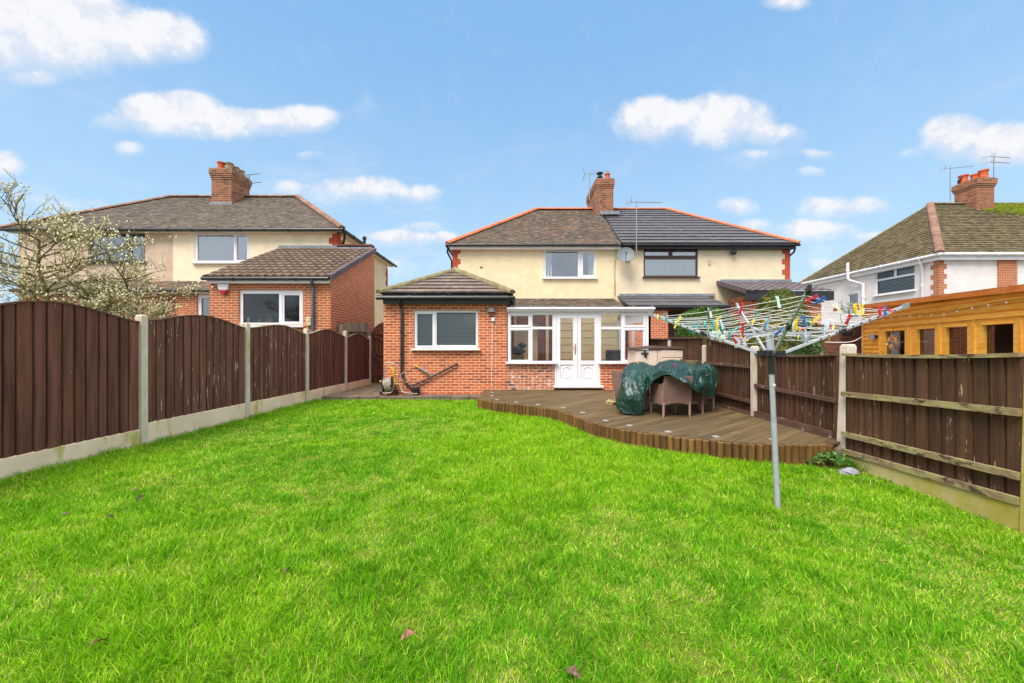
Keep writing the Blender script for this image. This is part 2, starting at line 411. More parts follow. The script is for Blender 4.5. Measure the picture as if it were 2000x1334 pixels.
MT['pantile_dark'] = pm('dark interlocking tiles', '#6b5f62', '#5a5054', (3, 3, 3), rough=.8, rnd=.2, bump=.2)
MT['tile_moss'] = pm('mossy brown tiles', '#6a5d45', '#574c38', (2.5, 2.5, 2.5), rough=.95, rnd=.55, bump=.6, bscale=(25, 25, 25),
                    stains=(('#6f6a35', (1.6, 1.6, 1.6), .48, .7, .55), ('#8c8468', (12, 12, 12), .62, .76, .5), ('#3c3527', (6, 6, 6), .6, .75, .5)))
MT['moss'] = pm('bright moss', '#7f8a1e', '#626c20', (6, 6, 6), rough=1, bump=.8, bscale=(25, 25, 25))
MT['terra'] = pm('terracotta', '#c4714f', '#b5633f', (4, 4, 4), rough=.8, rnd=.3, bump=.2, stains=(('#8f6a55', (8, 8, 8), .6, .8, .4),))
MT['terra_old'] = pm('weathered terracotta', '#94705c', '#7a5b4c', (4, 4, 4), rough=.9, rnd=.35, bump=.3, stains=(('#6d6654', (6, 6, 6), .5, .75, .5),))
MT['ridge_moss'] = pm('mossy concrete ridge', '#857a5c', '#6b6149', (6, 6, 6), rough=.95, rnd=.3, bump=.5, stains=(('#8a8746', (5, 5, 5), .5, .7, .5),))
MT['pot'] = pm('terracotta pot', '#c8633a', '#b8562f', (4, 4, 4), rough=.8, stains=(('#5a4438', (6, 6, 3), .6, .8, .4),))
MT['pot_old'] = pm('lichened clay pot', '#8e8468', '#a08a74', (6, 6, 6), rough=.9, stains=(('#6d6f4a', (6, 6, 6), .5, .7, .5),))
MT['fence'] = pm('brown stained boards', '#744a3c', '#56362b', (16, 16, 1.0), rough=.82, rnd=.45, bump=.5, bscale=(60, 60, 5),
                 stains=(('#2c1c18', (14, 14, 6), .66, .78, .6), ('#695049', (30, 30, 2), .62, .8, .35), ('#c9bdb2', (55, 55, 4), .68, .72, .8)))
MT['fence_flake'] = pm('flaking brown boards', '#744c40', '#58392e', (16, 16, 1.0), rough=.82, rnd=.45, bump=.5, bscale=(60, 60, 5),
                 stains=(('#2c1c18', (14, 14, 6), .66, .78, .6), ('#d8ccc0', (30, 30, 2.6), .625, .66, .85)))
MT['fence_r'] = pm('weathered brown boards', '#62432f', '#4a3124', (16, 16, 1.0), rough=.85, rnd=.45, bump=.5, bscale=(60, 60, 5),
                 stains=(('#6b5a2f', (3, 3, 1.2), .6, .75, .35), ('#cdb593', (22, 22, 3.0), .63, .67, .85), ('#251713', (7, 7, 3), .62, .8, .6)))
MT['rail'] = pm('mossy rail', '#a39a66', '#8a7258', (6, 6, 16), rough=.95, rnd=.2, bump=.6, bscale=(40, 40, 40), stains=(('#43332a', (7, 7, 22), .54, .62, .9), ('#b3ad84', (20, 20, 20), .66, .74, .5)))
MT['rail_brown'] = pm('brown rail', '#654a3e', '#573f34', (5, 5, 16), rough=.9, bump=.5, stains=(('#a99a86', (9, 9, 14), .6, .66, .8),))
MT['conc'] = pm('concrete', '#d4c6b6', '#c2b4a2', (3, 3, 3), rough=.92, bump=.4, bscale=(70, 70, 70), stains=(('#98953f', (5, 5, 1.4), .50, .68, .75), ('#7e7a6a', (40, 40, 40), .66, .74, .4)))
MT['conc_green'] = pm('algae concrete', '#c2b27c', '#ab9c4e', (2, 2, 2), rough=.95, bump=.5, bscale=(70, 70, 70), stains=(('#a89a35', (3, 3, 3), .40, .6, .7), ('#6a6545', (8, 8, 8), .6, .8, .5)))
MT['gravel_b'] = pm('pale concrete board', '#ecd6bc', '#dcc6aa', (1.5, 1.5, 1.5), rough=.92, bump=.3, bscale=(70, 70, 70), stains=(('#a8a63c', (3.5, 3.5, .8), .54, .66, .85), ('#98907c', (6, 6, 6), .6, .8, .4)))
MT['old_board'] = pm('silver weathered boards', '#a39580', '#877a69', (12, 12, 2), rough=.9, rnd=.4, bump=.4, bscale=(60, 60, 5), stains=(('#5a5046', (14, 14, 3), .6, .75, .6),))
DA = math.radians(38)
MT['deck'] = pm('grooved deck boards', '#736040', '#5c4b31', (.6, .6, .6), rough=.75, rnd=.28, wave=(DA + math.pi / 2, .006, .001), bump=.2, bscale=(30, 30, 30),
                stains=(('#3f3323', (1.3, 1.3, 1.3), .52, .72, .5), ('#7a6a33', (2.5, 2.5, 2.5), .6, .8, .35)))
MT['log'] = pm('treated log', '#7a5a2e', '#5c4022', (14, 14, 2), rough=.8, rnd=.5, bump=.4, bscale=(50, 50, 5), stains=(('#8a6f34', (5, 5, 1), .6, .8, .4),))
MT['steel'] = pm('brushed steel', '#a9a7a2', rough=.5, metal=.6, spec=.5)
MT['alu'] = pm('aluminium', '#b2b4ba', '#a4a6ae', (10, 10, 10), rough=.5, metal=.12, spec=.5)
MT['alu_dark'] = pm('weathered aluminium', '#8d908c', rough=.5, metal=.5)
MT['line'] = pm('pale washing line', '#f0eef0', rough=.6)
MT['pine'] = pm('honey pine', '#ffbe55', '#f4a63c', (2.5, 2.5, 18), rough=.55, rnd=.2, bump=.15, stains=(('#8a4d1c', (9, 9, 12), .67, .73, .8),))
MT['pine_red'] = pm('orange stained board', '#d27c36', '#c26c2c', (3, 3, 12), rough=.6, bump=.15, stains=(('#6f3a17', (3, 3, 12), .62, .8, .4),))
MT['felt'] = pm('roof felt', '#3d3b39', rough=.95, bump=.4)
MT['tarp'] = pm('green tarpaulin', '#143d31', '#0e2c24', (4, 4, 4), rough=.36, spec=.55, bump=.12, bscale=(30, 30, 30))
MT['box'] = pm('taupe plastic', '#e2ccba', '#d8c2b0', (4, 4, 4), rough=.6, bump=.1)
MT['lid'] = pm('brown plastic', '#58463d', rough=.55)
MT['wicker'] = pm('brown wicker', '#bd9a8c', '#9c7a6d', (60, 60, 60), rough=.7, brick=dict(w=.03, h=.010, m=.0022, cols=('#c8a595', '#a58272', '#5a443b')), bump=.1)
MT['wicker_leg'] = pm('wicker wrapped leg', '#b09080', '#957868', (10, 10, 90), rough=.7, bump=.3)
MT['rock'] = pm('rock', '#b5a070', '#8f7c55', (8, 8, 8), rough=.9, bump=.6, bscale=(25, 25, 25))
MT['rock_grey'] = pm('grey stone', '#9a979f', '#8a878f', (8, 8, 8), rough=.9, bump=.3)
MT['slab'] = pm('old paving', '#7d6d5b', '#63584a', (2, 2, 2), rough=.95, bump=.4, bscale=(40, 40, 40), stains=(('#5f6b30', (3, 3, 3), .58, .72, .5), ('#4a4038', (7, 7, 7), .58, .75, .5)))
MT['soil'] = pm('lawn thatch', '#5a7a1a', '#6b6a2c', (3, 3, 3), rough=1, bump=.6, bscale=(50, 50, 50))
MT['ground'] = pm('dull ground', '#6b675a', '#5f6248', (.5, .5, .5), rough=1, bump=.5)
MT['bark'] = pm('green grey bark', '#6d6842', '#4d462f', (20, 20, 6), rough=.95, bump=.5, stains=(('#8b8b3c', (6, 6, 6), .5, .7, .5),))
MT['twig'] = pm('twig', '#7a7048', '#8a8250', (20, 20, 20), rough=.9)
MT['bud'] = pm('pale furry bud', '#e2dab4', '#cdc694', (30, 30, 30), rough=.9, rnd=.3)
MT['leaf'] = leaf_mat('leaves'); MT['blade'] = leaf_mat('grass blades', .5, .3)
MT['yellow_pl'] = pm('yellow plastic', '#e0a51a', rough=.4, spec=.5)
MT['grey_pl'] = pm('grey plastic', '#8b8d8e', rough=.5)
MT['hose'] = pm('grey hose', '#b9ada0', '#a2968a', (10, 10, 10), rough=.5)
MT['dish'] = pm('grey satellite dish', '#72797c', rough=.55)
MT['dark_room'] = pm('dark interior', '#1c1917', '#131110', (1, 1, 1), rough=.9)  # near-black: shade of unlit rooms put into the surface colour
MT['cream_in'] = pm('cream interior wall', '#cdbb94', rough=.9)
MT['fabric'] = pm('grey fabric', '#53565c', rough=.95)
MT['wood_in'] = pm('light wood', '#a97a45', rough=.6)
MT['lens'] = pm('frosted lens', '#908c82', rough=.5)
MT['brass'] = pm('brass', '#c9a23f', rough=.3, metal=.9)
MT['poly'] = None
# ------------------------------------------------------------------ ground
g = MB(); g.box(-320, 320, -60, 620, -.6, -.12); struct(g, 'ground', MT['ground'])
def left_x(y): return -5.28 + .043 * (y - 5.4)
def right_x(y): return 4.2 + .02 * (4.82 - y) * (-1) if y < 4.82 else 4.2
def lawn_h(x, y): return .022 * mnoise.noise(V((x * .5, y * .5, 0))) + .012 * mnoise.noise(V((x * 1.7, y * 1.7, 3))) - .075 * max(0, min(1, (x - 2.3) / 1.7)) - .01
g = MB(); NX, NY = 60, 72
vs = []; fs = []
for j in range(NY + 1):
    for i in range(NX + 1):
        y = -2.5 + (12.6) * j / NY; x = lerp(left_x(y) - .05, 4.3, i / NX); vs.append((x, y, lawn_h(x, y)))
for j in range(NY):
    for i in range(NX):
        a = j * (NX + 1) + i; fs.append((a, a + 1, a + NX + 2, a + NX + 1))
g.mesh(vs, fs); struct(g, 'lawn', MT['soil'], smooth=True)
g = MB()
for i in range(9):          # paving strip along the extension wall
    x0 = -4.95 + i * .48
    for (y0, y1) in ((9.86, 10.13), (10.14, 10.42)):
        g.rnd(); g.box(x0, x0 + .47, y0 + random.uniform(0, .02), y1, -.05, .085 + random.uniform(-.012, .008))
for j in range(6):
    for i in range(3):
        g.rnd(); g.box(-4.96 + i * .49, -4.96 + i * .49 + .48, 10.43 + j * .5, 10.92 + j * .5, -.05, .08 + random.uniform(-.01, .01))
struct(g, 'path', MT['slab'], bev=.008)

# ------------------------------------------------------------------ building helpers
def roof_plane(mb, A, B, C, D, course=.1, thick=.014, tw=.17, prof=None, jit=.003):
    """tiled slope: eave A->B (left to right seen from outside), top D->C"""
    A, B, C, D = V(A), V(B), V(C), V(D)
    top = (C + D) / 2; eave = (B - A).normalized()
    n = eave.cross((D - A) if (D - A).length > .01 else (C - A)); n.normalize()
    sd = n.cross(eave); sl = sd.dot(D - A); nc = max(2, round(sl / course))
    for i in range(nc):
        t0, t1 = i / nc, min(1, (i + 1.12) / nc)
        L0, R0, L1, R1 = lerp(A, D, t0), lerp(B, C, t0), lerp(A, D, t1), lerp(B, C, t1)
        wdt = (R0 - L0).length; nu = max(1, round(wdt / tw))
        if prof: 
            for k in range(nu):
                mb.rnd(); m = 6
                for q in range(m):
                    a, b = (k + q / m) / nu, (k + (q + 1) / m) / nu
                    ha, hb = prof(q / m), prof((q + 1) / m)
                    p0, p1, p2, p3 = lerp(L0, R0, a), lerp(L0, R0, b), lerp(L1, R1, b), lerp(L1, R1, a)
                    q0, q1 = p0 + n * (thick + ha), p1 + n * (thick + hb)
                    mb.face([q0, q1, p2 + n * hb, p3 + n * ha]); mb.face([p0, p1, q1, q0])
        else:
            off = .5 if i % 2 else 0
            cuts = [0] + [(k + off) / nu for k in range(0 if off else 1, nu)] + [1]
            for k in range(len(cuts) - 1):
                mb.rnd(); a, b = cuts[k], cuts[k + 1]
                l = thick + random.uniform(-jit, jit); l2 = thick + random.uniform(-jit, jit)
                p0, p1, p2, p3 = lerp(L0, R0, a), lerp(L0, R0, b), lerp(L1, R1, b), lerp(L1, R1, a)
                mb.face([p0 + n * l, p1 + n * l2, p2, p3]); mb.face([p0, p1, p1 + n * l2, p0 + n * l])
def ridge(mb, p, q, r=.13, seg=.33, sink=.03, n=7):
    p, q = V(p), V(q); L = (q - p).length; k = max(1, round(L / seg)); t = (q - p).normalized()
    sd = t.cross(UP).normalized(); u = sd.cross(t)
    for i in range(k):
        mb.rnd(); a = p + t * (L * i / k); b = p + t * (L * (i + 1) / k + .02); pts = []
        for (c, rr) in ((a, r * 1.0), (b, r * 1.12)):
            for j in range(n + 1):
                an = math.pi * j / n; pts.append(c + sd * math.cos(an) * rr + u * (math.sin(an) * rr * .8 - sink))
        fs = [(j, j + 1, n + 2 + j, n + 1 + j) for j in range(n)] + [tuple(range(n, -1, -1)), tuple(range(n + 1, 2 * n + 2))]
        mb.mesh(pts, fs)
def gutter(parent, p, q, mat, r=.055, name='gutter'):
    m = MB(); p, q = V(p), V(q); t = (q - p).normalized(); m.tube([p, q], r, 8)
    L = (q - p).length; k = int(L / .9)
    for i in range(1, k): m.tube([p + t * (i * .9 - .03), p + t * (i * .9 + .03)], r * 1.22, 8)
    return m.build(name, mat, parent, smooth=False)
def pipe(parent, pts, mat, r=.036, name='downpipe', coll=True):
    m = MB(); m.tube(pts, r, 10)
    if coll:
        for i in range(len(pts) - 1):
            a, b = V(pts[i]), V(pts[i + 1])
            if (b - a).length > .8:
                k = int((b - a).length / .9)
                for j in range(1, k + 1):
                    c = lerp(a, b, j / (k + 1)); t = (b - a).normalized(); m.tube([c - t * .03, c + t * .03], r * 1.35, 10)
    return m.build(name, mat, parent, smooth=True)
def win(parent, o, ux, wd, ht, panes, fm, inset=.05, glass='glass', sill=.05, sash=(), curtain=None, blind=None, name='window', curtmat='net', sillmat=None):
    """panes: (u0,u1,v0,v1) in metres from the opening's lower left"""
    o, ux = V(o), V(ux).normalized(); n = ux.cross(UP)
    fo = o - n * inset
    m = MB(); m.holed(fo, ux, wd, ht, panes, rev=.045, side=.06)
    for (a, b, c, d) in sash:
        m.ring(fo + ux * a + UP * c, ux, b - a, d - c, .035, .014)
    f = m.build(name, fm, parent, bev=.004)
    m = MB()
    for (a, b, c, d) in panes:
        P = lambda u, v: fo + ux * u + UP * v - n * .03
        m.rnd(); m.face([P(a - .01, c - .01), P(b + .01, c - .01), P(b + .01, d + .01), P(a - .01, d + .01)])
    m.build('pane', MT[glass], f)
    if sill:
        m = MB(); m.obox(o + ux * wd / 2 + n * .03 - UP * (sill / 2 + .002), ux * (wd / 2 + .06), n * (.085), UP * sill / 2)
        m.build('sill', sillmat or fm, f, bev=.006)
    if curtain:
        for (a, b, amp, per) in curtain:
            m = MB(); N = max(8, int((b - a) / per * 8)); vs = []; fs = []
            for i in range(N + 1):
                u = lerp(a, b, i / N); k = .065 + amp * math.sin(u / per * 2 * math.pi + .7 * math.sin(u * 9)) 
                vs += [fo + ux * u + UP * .03 - n * k, fo + ux * u + UP * (ht - .03) - n * (k * .8 + .03)]
            for i in range(N): fs.append((2 * i, 2 * i + 2, 2 * i + 3, 2 * i + 1))
            m.mesh(vs, fs); m.build('curtain', MT[curtmat], f, smooth=True)
    if blind:
        m = MB()
        for (a, b, c, d, pitch, tilt) in blind:
            k = int((d - c) / pitch)
            for i in range(k):
                z = c + (i + .5) * pitch; ctr = fo + ux * (a + b) / 2 + UP * z - n * .11
                m.obox(ctr, ux * (b - a) / 2, (n * math.cos(tilt) + UP * math.sin(tilt)) * .017, UP * .0014)
        m.build('blind', MT['blind'], f)
    return f
def fwin(parent, d, rect, panes, fm, sash=(), curt=None, blinds=None, **kw):
    """front window from photo pixels at depth d; rect and panes are (x0, x1, y0, y1)"""
    o = W(rect[0], rect[3], d); k = d / F
    cv = lambda p: ((p[0] - rect[0]) * k, (p[1] - rect[0]) * k, (rect[3] - p[3]) * k, (rect[3] - p[2]) * k)
    return win(parent, o, (1, 0, 0), (rect[1] - rect[0]) * k, (rect[3] - rect[2]) * k, [cv(p) for p in panes], MT[fm], sash=[cv(p) for p in sash],
               curtain=[((c[0] - rect[0]) * k, (c[1] - rect[0]) * k, c[2], c[3]) for c in curt] if curt else None,
               blind=[cv(b[:4]) + tuple(b[4:]) for b in blinds] if blinds else None, **kw)
def hole(d, rect, x0, z0):
    """photo rectangle -> hole in a front wall whose lower left is (x0, z0)"""
    return (wx(rect[0], d) - x0, wx(rect[1], d) - x0, wz(rect[3], d) - z0, wz(rect[2], d) - z0)
def quoins(parent, x, y, z0, z1, sx, mat, ux=(1, 0, 0), h=.225, name='quoin'):
    m = MB(); z = z0; i = 0; ux = V(ux); n = ux.cross(UP)
    while z < z1 - .05:
        L = .34 if i % 2 else .22
        m.obox(V((x, y, 0)) + ux * (sx * L / 2) + UP * (z + h / 2 - .003) + n * .003, ux * L / 2, n * .009, UP * (h / 2 - .003)); z += h; i += 1
    m.build(name, mat, parent)
def chimney(parent, x0, x1, y0, y1, z0, z1, pots, mat, corb=.05, courses=3):
    m = MB(); m.box(x0, x1, y0, y1, z0, z1 - .5)
    for i in range(courses):
        e = corb * (i + 1) / courses; m.box(x0 - e, x1 + e, y0 - e, y1 + e, z1 - .5 + i * .08 + .001, z1 - .5 + (i + 1) * .08)
    m.box(x0 - corb, x1 + corb, y0 - corb, y1 + corb, z1 - .5 + courses * .08 + .001, z1 - .06)
    m.box(x0 - corb + .05, x1 + corb - .05, y0 - corb + .05, y1 + corb - .05, z1 - .059, z1)
    c = m.build('chimney', mat, parent)
    m = MB(); m.box(x0 - .05, x1 + .05, y0 - .05, y0 + .02, z0 + .02, z0 + .2); m.build('flashing', MT['lead'], c)
    for (px, py, r, h, mt) in pots:
        m = MB(); m.lathe([(r * 1.08, 0), (r, .08), (r * .9, h * .8), (r * .92, h * .82), (r * 1.12, h * .86), (r * 1.12, h), (r * .8, h), (r * .75, h * .5)], (px, py, z1 - .02), 16)
        m.build('chimney_pot', MT[mt], c, smooth=True)
    return c
def aerial(base, top, label, booms, group=None):
    """mast from base to top; booms: (height fraction, direction, length, element half length, upright elements)"""
    b, t_ = V(base), V(top); T = thing('tv_aerial', label, 'tv aerial', b, group)
    m = MB(); m.tube([b, t_], .022, 6); m.build('mast', MT['alu_dark'], T)
    for (fr, dr, L, eh, uprt) in booms:
        p = lerp(b, t_, fr); dr = V(dr).normalized(); m = MB(); m.tube([p - dr * .25, p + dr * L], .013, 5)
        e = UP if uprt else dr.cross(UP).normalized()
        k = int(L / .085)
        for i in range(k):
            c = p + dr * (i * .085 + .05); m.tube([c - e * eh * (1 - .3 * i / k), c + e * eh * (1 - .3 * i / k)], .006, 4)
        u = dr.cross(e).normalized()
        for s_ in (-1, 1):
            m.tube([p - dr * .25, p - dr * .33 + u * .0 + e * .28 * s_], .008, 4); 
            for q in (.1, .2, .28): m.tube([p - dr * (.25 + .08 * q / .28) + e * q * s_ - u * .16, p - dr * (.25 + .08 * q / .28) + e * q * s_ + u * .16], .006, 4)
        m.build('antenna', MT['alu_dark'], T)
    return T
def cable(parent, pts, r=.008, mat='line', name='cable', n=5):
    P = [V(p) for p in pts]; out = []
    for i in range(len(P) - 1):
        p0, p1, p2, p3 = P[max(i - 1, 0)], P[i], P[i + 1], P[min(i + 2, len(P) - 1)]
        for k in range(5):
            t = k / 5; out.append(.5 * ((2 * p1) + (p2 - p0) * t + (2 * p0 - 5 * p1 + 4 * p2 - p3) * t * t + (3 * p1 - p0 - 3 * p2 + p3) * t ** 3))
    out.append(P[-1]); m = MB(); m.tube(out, r, n); return m.build(name, MT[mat], parent)

# ================================================================== MIDDLE HOUSE (the pair with our extension)
YW, YE, YR, YB = 16.3, 16.0, 20.0, 24.0
ZE, ZR = 5.72, 8.59
XL, XR, XP = wx(884, YW), wx(1543, YW), 4.62
HM = thing('semi_detached_house', 'cream roughcast pair of semis in the middle with a hipped brick extension', 'house', (2, YW, 0))
def wl(d, rect, x0, z0=0): return hole(d, rect, x0, z0)
r_up = (1062, 1164, 488, 543); r_nb = (1257, 1363, 487, 541)
m = MB(); m.holed((XL, YW, 0), (1, 0, 0), XP - XL, 5.6, [wl(YW, r_up, XL), (1.6, 2.6, .1, 2.2), (4.2, 6.2, .1, 2.4)], rev=.12)
m.holed((XL, YB - .3, 0), (0, -1, 0), YB - .3 - YW, 5.6, []); m.build('wall', MT['cream'], HM)
m = MB(); m.holed((XP, YW, 0), (1, 0, 0), XR - XP, 5.6, [wl(YW, r_nb, XP), (wx(1306, YW) - XP, wx(1345, YW) - XP, .2, wz(608, YW)), (wx(1440, YW) - XP, wx(1480, YW) - XP, 1.0, 2.2)], rev=.12)
m.holed((XR, YW, 0), (0, 1, 0), YB - .3 - YW, 5.6, []); m.holed((XR, YB - .3, 0), (-1, 0, 0), XR - XL, 5.6, []); m.build('wall', MT['cream2'], HM)
# brick ground floor of the right half, standing just proud of the render
m = MB(); zt = wz(597, YW); m.holed((XP + .02, YW - .03, 0), (1, 0, 0), XR - XP - .02, zt, [(wx(1306, YW) - XP - .02, wx(1345, YW) - XP - .02, .2, wz(608, YW)), (wx(1440, YW) - XP - .02, wx(1480, YW) - XP - .02, 1.0, 2.2)], rev=.03)
m.build('ground_floor_wall', MT['brick_dark'], HM)
quoins(HM, XL, YW, 2.9, 5.5, 1, MT['quoin']); quoins(HM, XR, YW, 2.9, 5.5, -1, MT['quoin'])
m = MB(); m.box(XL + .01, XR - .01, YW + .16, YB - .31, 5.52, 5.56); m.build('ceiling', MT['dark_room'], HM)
# windows
fwin(HM, YW, r_up, [(1066, 1129, 491, 540), (1139, 1160, 495, 537)], 'white', sash=[(1133, 1164, 489, 542)], curt=[(1064, 1078, .05, .12), (1150, 1162, .05, .12)], glass='glass_grey')
fwin(HM, YW, r_nb, [(1260, 1307, 491, 499), (1314, 1360, 491, 499), (1260, 1360, 506, 538)], 'brown_upvc', sash=[(1257, 1309, 488, 502), (1312, 1363, 488, 502)], curt=[(1259, 1361, .02, .115)], glass='glass_soft', inset=.02)
# roofs: two differently covered halves
xe0, xe1 = wx(873, YE), wx(1561, YE); xr0, xr1 = xe0 + 4.0, xe1 - 4.0
m = MB()
roof_plane(m, (xe0, YE, ZE), (XP, YE, ZE), (XP, YR, ZR), (xr0, YR, ZR), .105, .013, .19, jit=.006)
roof_plane(m, (xe0, YB, ZE), (xe0, YE, ZE), (xr0, YR, ZR), (xr0, YR, ZR), .2, .013, .4)
roof_plane(m, (XP, YB, ZE), (xe0, YB, ZE), (xr0, YR, ZR), (XP, YR, ZR), .4, .013, 1.)
rfL = m.build('roof', MT['tile_old'], HM); rfL['label'] = 'weathered brown tiled roof half'
m = MB()
roof_plane(m, (XP + .04, YE, ZE + .02), (xe1, YE, ZE + .02), (xr1, YR, ZR + .02), (XP + .04, YR, ZR + .02), .37, .05, 9, jit=.0)
roof_plane(m, (xe1, YE, ZE), (xe1, YB, ZE), (xr1, YR, ZR), (xr1, YR, ZR), .4, .03, 9)
roof_plane(m, (xe1, YB, ZE), (XP, YB, ZE), (XP, YR, ZR), (xr1, YR, ZR), .4, .03, 9)
rfR = m.build('roof', MT['tile_grey'], HM); rfR['label'] = 'smooth grey concrete tiled roof half'
m = MB(); m.bar((XP + .02, YE - .02, ZE + .03), (XP + .02, YR, ZR + .03), .05, .06); m.build('verge_strip', MT['black'], HM)
m = MB(); ridge(m, (xe0, YE, ZE + .03), (xr0, YR, ZR + .03), .14, .38); ridge(m, (xr0, YR, ZR + .04), (4.2, YR, ZR + .04), .13, .42); m.build('ridge_capping', MT['terra'], HM)
m = MB(); ridge(m, (xe1, YE, ZE + .04), (xr1, YR, ZR + .05), .13, .45); ridge(m, (5.1, YR, ZR + .05), (xr1, YR, ZR + .05), .11, .45); m.build('ridge_capping', MT['terra'], HM)
# eaves
m = MB(); m.box(xe0 + .1, XP, YE + .06, YE + .09, wz(486, YE) , ZE - .05); m.box(xe0 + .1, XP, YE + .09, YW, wz(486, YE) + .01, wz(486, YE) + .03); m.box(xe0 + .1, xe0 + .13, YE + .09, YB, wz(486, YE), ZE - .05); m.build('fascia', MT['white_paint'], HM)
m = MB(); m.box(XP + .01, xe1 - .1, YE + .055, YE + .085, wz(485, YE), ZE - .05); m.box(XP + .01, xe1 - .1, YE + .085, YW, wz(485, YE) + .01, wz(485, YE) + .03); m.build('fascia', MT['black'], HM)
gutter(HM, (xe0 - .02, YE - .01, ZE - .05), (XP, YE - .01, ZE - .05), MT['black']); gutter(HM, (XP + .05, YE - .01, ZE - .05), (xe1 + .02, YE - .01, ZE - .05), MT['black'])
gutter(HM, (xe0 - .04, YE + .1, ZE - .05), (xe0 - .04, YB, ZE - .05), MT['black'])
pipe(HM, [(xe0 + .02, YE + .15, ZE - .1), (xe0 - .02, YE + .2, ZE - .3), (XL - .06, YW + .15, ZE - .62), (XL - .06, YW + .15, 3.0)], MT['black'], .04)
pipe(HM, [(xe1 - .02, YE + .2, ZE - .1), (xe1 - .06, YE + .2, ZE - .28), (XR + .05, YW + .25, ZE - .5), (XR + .05, YW + .25, 4.2)], MT['black'], .04)
# chimney: rear part hides behind the ridge
cx0 = 165 * 19 / F; cx1 = 198 * 19 / F
CH = chimney(HM, cx0, cx1, 19.0, 21.3, 7.7, wz(348, 19), [(cx0 + .28, 19.5, .12, .1, 'pot'), (cx1 - .24, 19.25, .13, .34, 'pot'), (cx0 + .4, 20.1, .12, .3, 'pot_old'), (cx0 + .4, 20.9, .12, .3, 'pot')], MT['brick_chim'], corb=.055)
m = MB(); cc = (cx0 + .28, 19.5, wz(348, 19)); m.tube([V(cc), V(cc) + UP * .34], .10, 14); m.lathe([(.1, 0), (.15, .02), (.15, .05), (.1, .06)], V(cc) + UP * .22, 14)
m.lathe([(.09, 0), (.17, .03), (.17, .06), (.02, .1)], V(cc) + UP * .42, 14)
for a in range(3): m.tube([V(cc) + V((.09 * math.cos(a * 2.1), .09 * math.sin(a * 2.1), .33)), V(cc) + V((.12 * math.cos(a * 2.1), .12 * math.sin(a * 2.1), .45))], .01, 4)
m.build('cowl', MT['black'], CH, smooth=False)
m = MB(); cc = V((cx1 - .24, 19.25, wz(348, 19) + .32))
for a in range(8): m.tube([cc + V((.12 * math.cos(a * .785), .12 * math.sin(a * .785), 0)), cc + V((.09 * math.cos(a * .785), .09 * math.sin(a * .785), .13)), cc + V((0, 0, .17))], .006, 4)
m.build('bird_guard', MT['steel'], CH)
m = MB(); m.box(cx0 + .15, cx1 + .25, 18.80, 18.97, 7.95, 8.1); m.build('flashing', MT['lead'], HM)
sl_ = (ZR - ZE) / 4
def onroof(x, y, k=.05): return (x, y, ZE + (y - YE) * sl_ + k)
cable(HM, [(cx0 - .03, 19.4, 9.6), (cx0 - .04, 18.97, 8.9), (cx0 + .03, 18.9, 8.1), onroof(4.5, 18), onroof(4.65, 17.2, .07), onroof(4.35, 16.7), onroof(4.5, 16.15), (4.5, YE - .08, ZE - .1), (4.42, YW - .02, 5.3), (4.42, YW - .02, 3.5)], .006, 'old_board')
cable(HM, [(cx0 + .03, 18.97, 9.6), (cx0 + .12, 18.94, 8.7), onroof(4.3, 18.3), onroof(3.2, 17.2), onroof(1.2, 16.4, .03)], .006, 'grey_pl')
cable(HM, [onroof(5.4, 19.3, .08), onroof(6.6, 18.2, .08), onroof(8.3, 16.5, .08), onroof(8.9, 16.02, .08)], .0045, 'grey_pl')
cable(HM, [(4.36, YW - .02, 5.15), (4.36, YW - .02, 3.5)], .01, 'cream3')
# things fixed to the walls
dp = W(1222, 499, YW - .45)
T = thing('satellite_dish', 'grey satellite dish on the cream wall between the upper windows', 'satellite dish', dp)
m = MB(); ax = V((-.25, -1, .33)).normalized(); m.lathe([(.02, -.0), (.14, .012), (.27, .05), (.345, .09), (.335, .098), (.26, .062), (.13, .024), (.01, .012)], dp - ax * .02, 28, ax); m.build('reflector', MT['dish'], T, smooth=True)
m = MB(); u_ = V((0, -.1, -1)); m.tube([dp - V((0, 0, .33)), dp + ax * .38 - V((0, 0, .22)), dp + ax * .44 - V((0, 0, .1))], .014, 6); m.tube([dp + ax * .44 - V((0, 0, .13)), dp + ax * .37 - V((0, 0, .06))], .03, 8); m.build('feed_arm', MT['black'], T)
m = MB(); m.tube([dp - ax * .02, dp - ax * .12, V((dp.x + .22, YW - .06, dp.z - .02)), V((dp.x + .22, YW, dp.z - .02))], .022, 6); m.box(dp.x + .16, dp.x + .28, YW - .07, YW - .005, dp.z - .16, dp.z + .12); m.build('bracket', MT['black'], T)
cable(T, [dp + V((-.3, .15, -.1)), (dp.x - .32, YW - .02, dp.z - .25), (dp.x - .32, YW - .02, 3.6)], .009, 'black')
aerial((wx(1243, 15.85), 15.85, wz(496, 15.85)), (wx(1243, 15.85), 15.85, wz(393, 15.85)), 'tall tv aerial mast rising from the wall beside the satellite dish', [(.985, (1, .12, .02), 1.15, .1, False)])
aerial((cx0 - .22, 19.6, 8.95), (cx0 - .22, 19.6, wz(338, 19.6)), 'tv aerial on the left side of the middle chimney', [(.98, (1, -.25, 0), .9, .16, True)])
aerial((cx1 + .06, 20.4, 8.6), (cx1 + .06, 20.4, 9.55), 'small tv aerial pointing right from the middle chimney', [(.2, (1, -.1, -.03), .5, .1, False), (.97, (1, .1, 0), .35, .1, False)])
m = MB(); p = W(1431, 494, YW); m.lathe([(.05, 0), (.09, .03), (.09, .16), (.11, .18), (.02, .2)], p + V((0, -.02, 0)), 12, (-.3, -1, -.15)); single(m, 'flue_terminal', MT['black'], 'small round black flue high on the cream wall right of the brown window', 'vent')
m = MB(); p = W(1385, 513, YW)
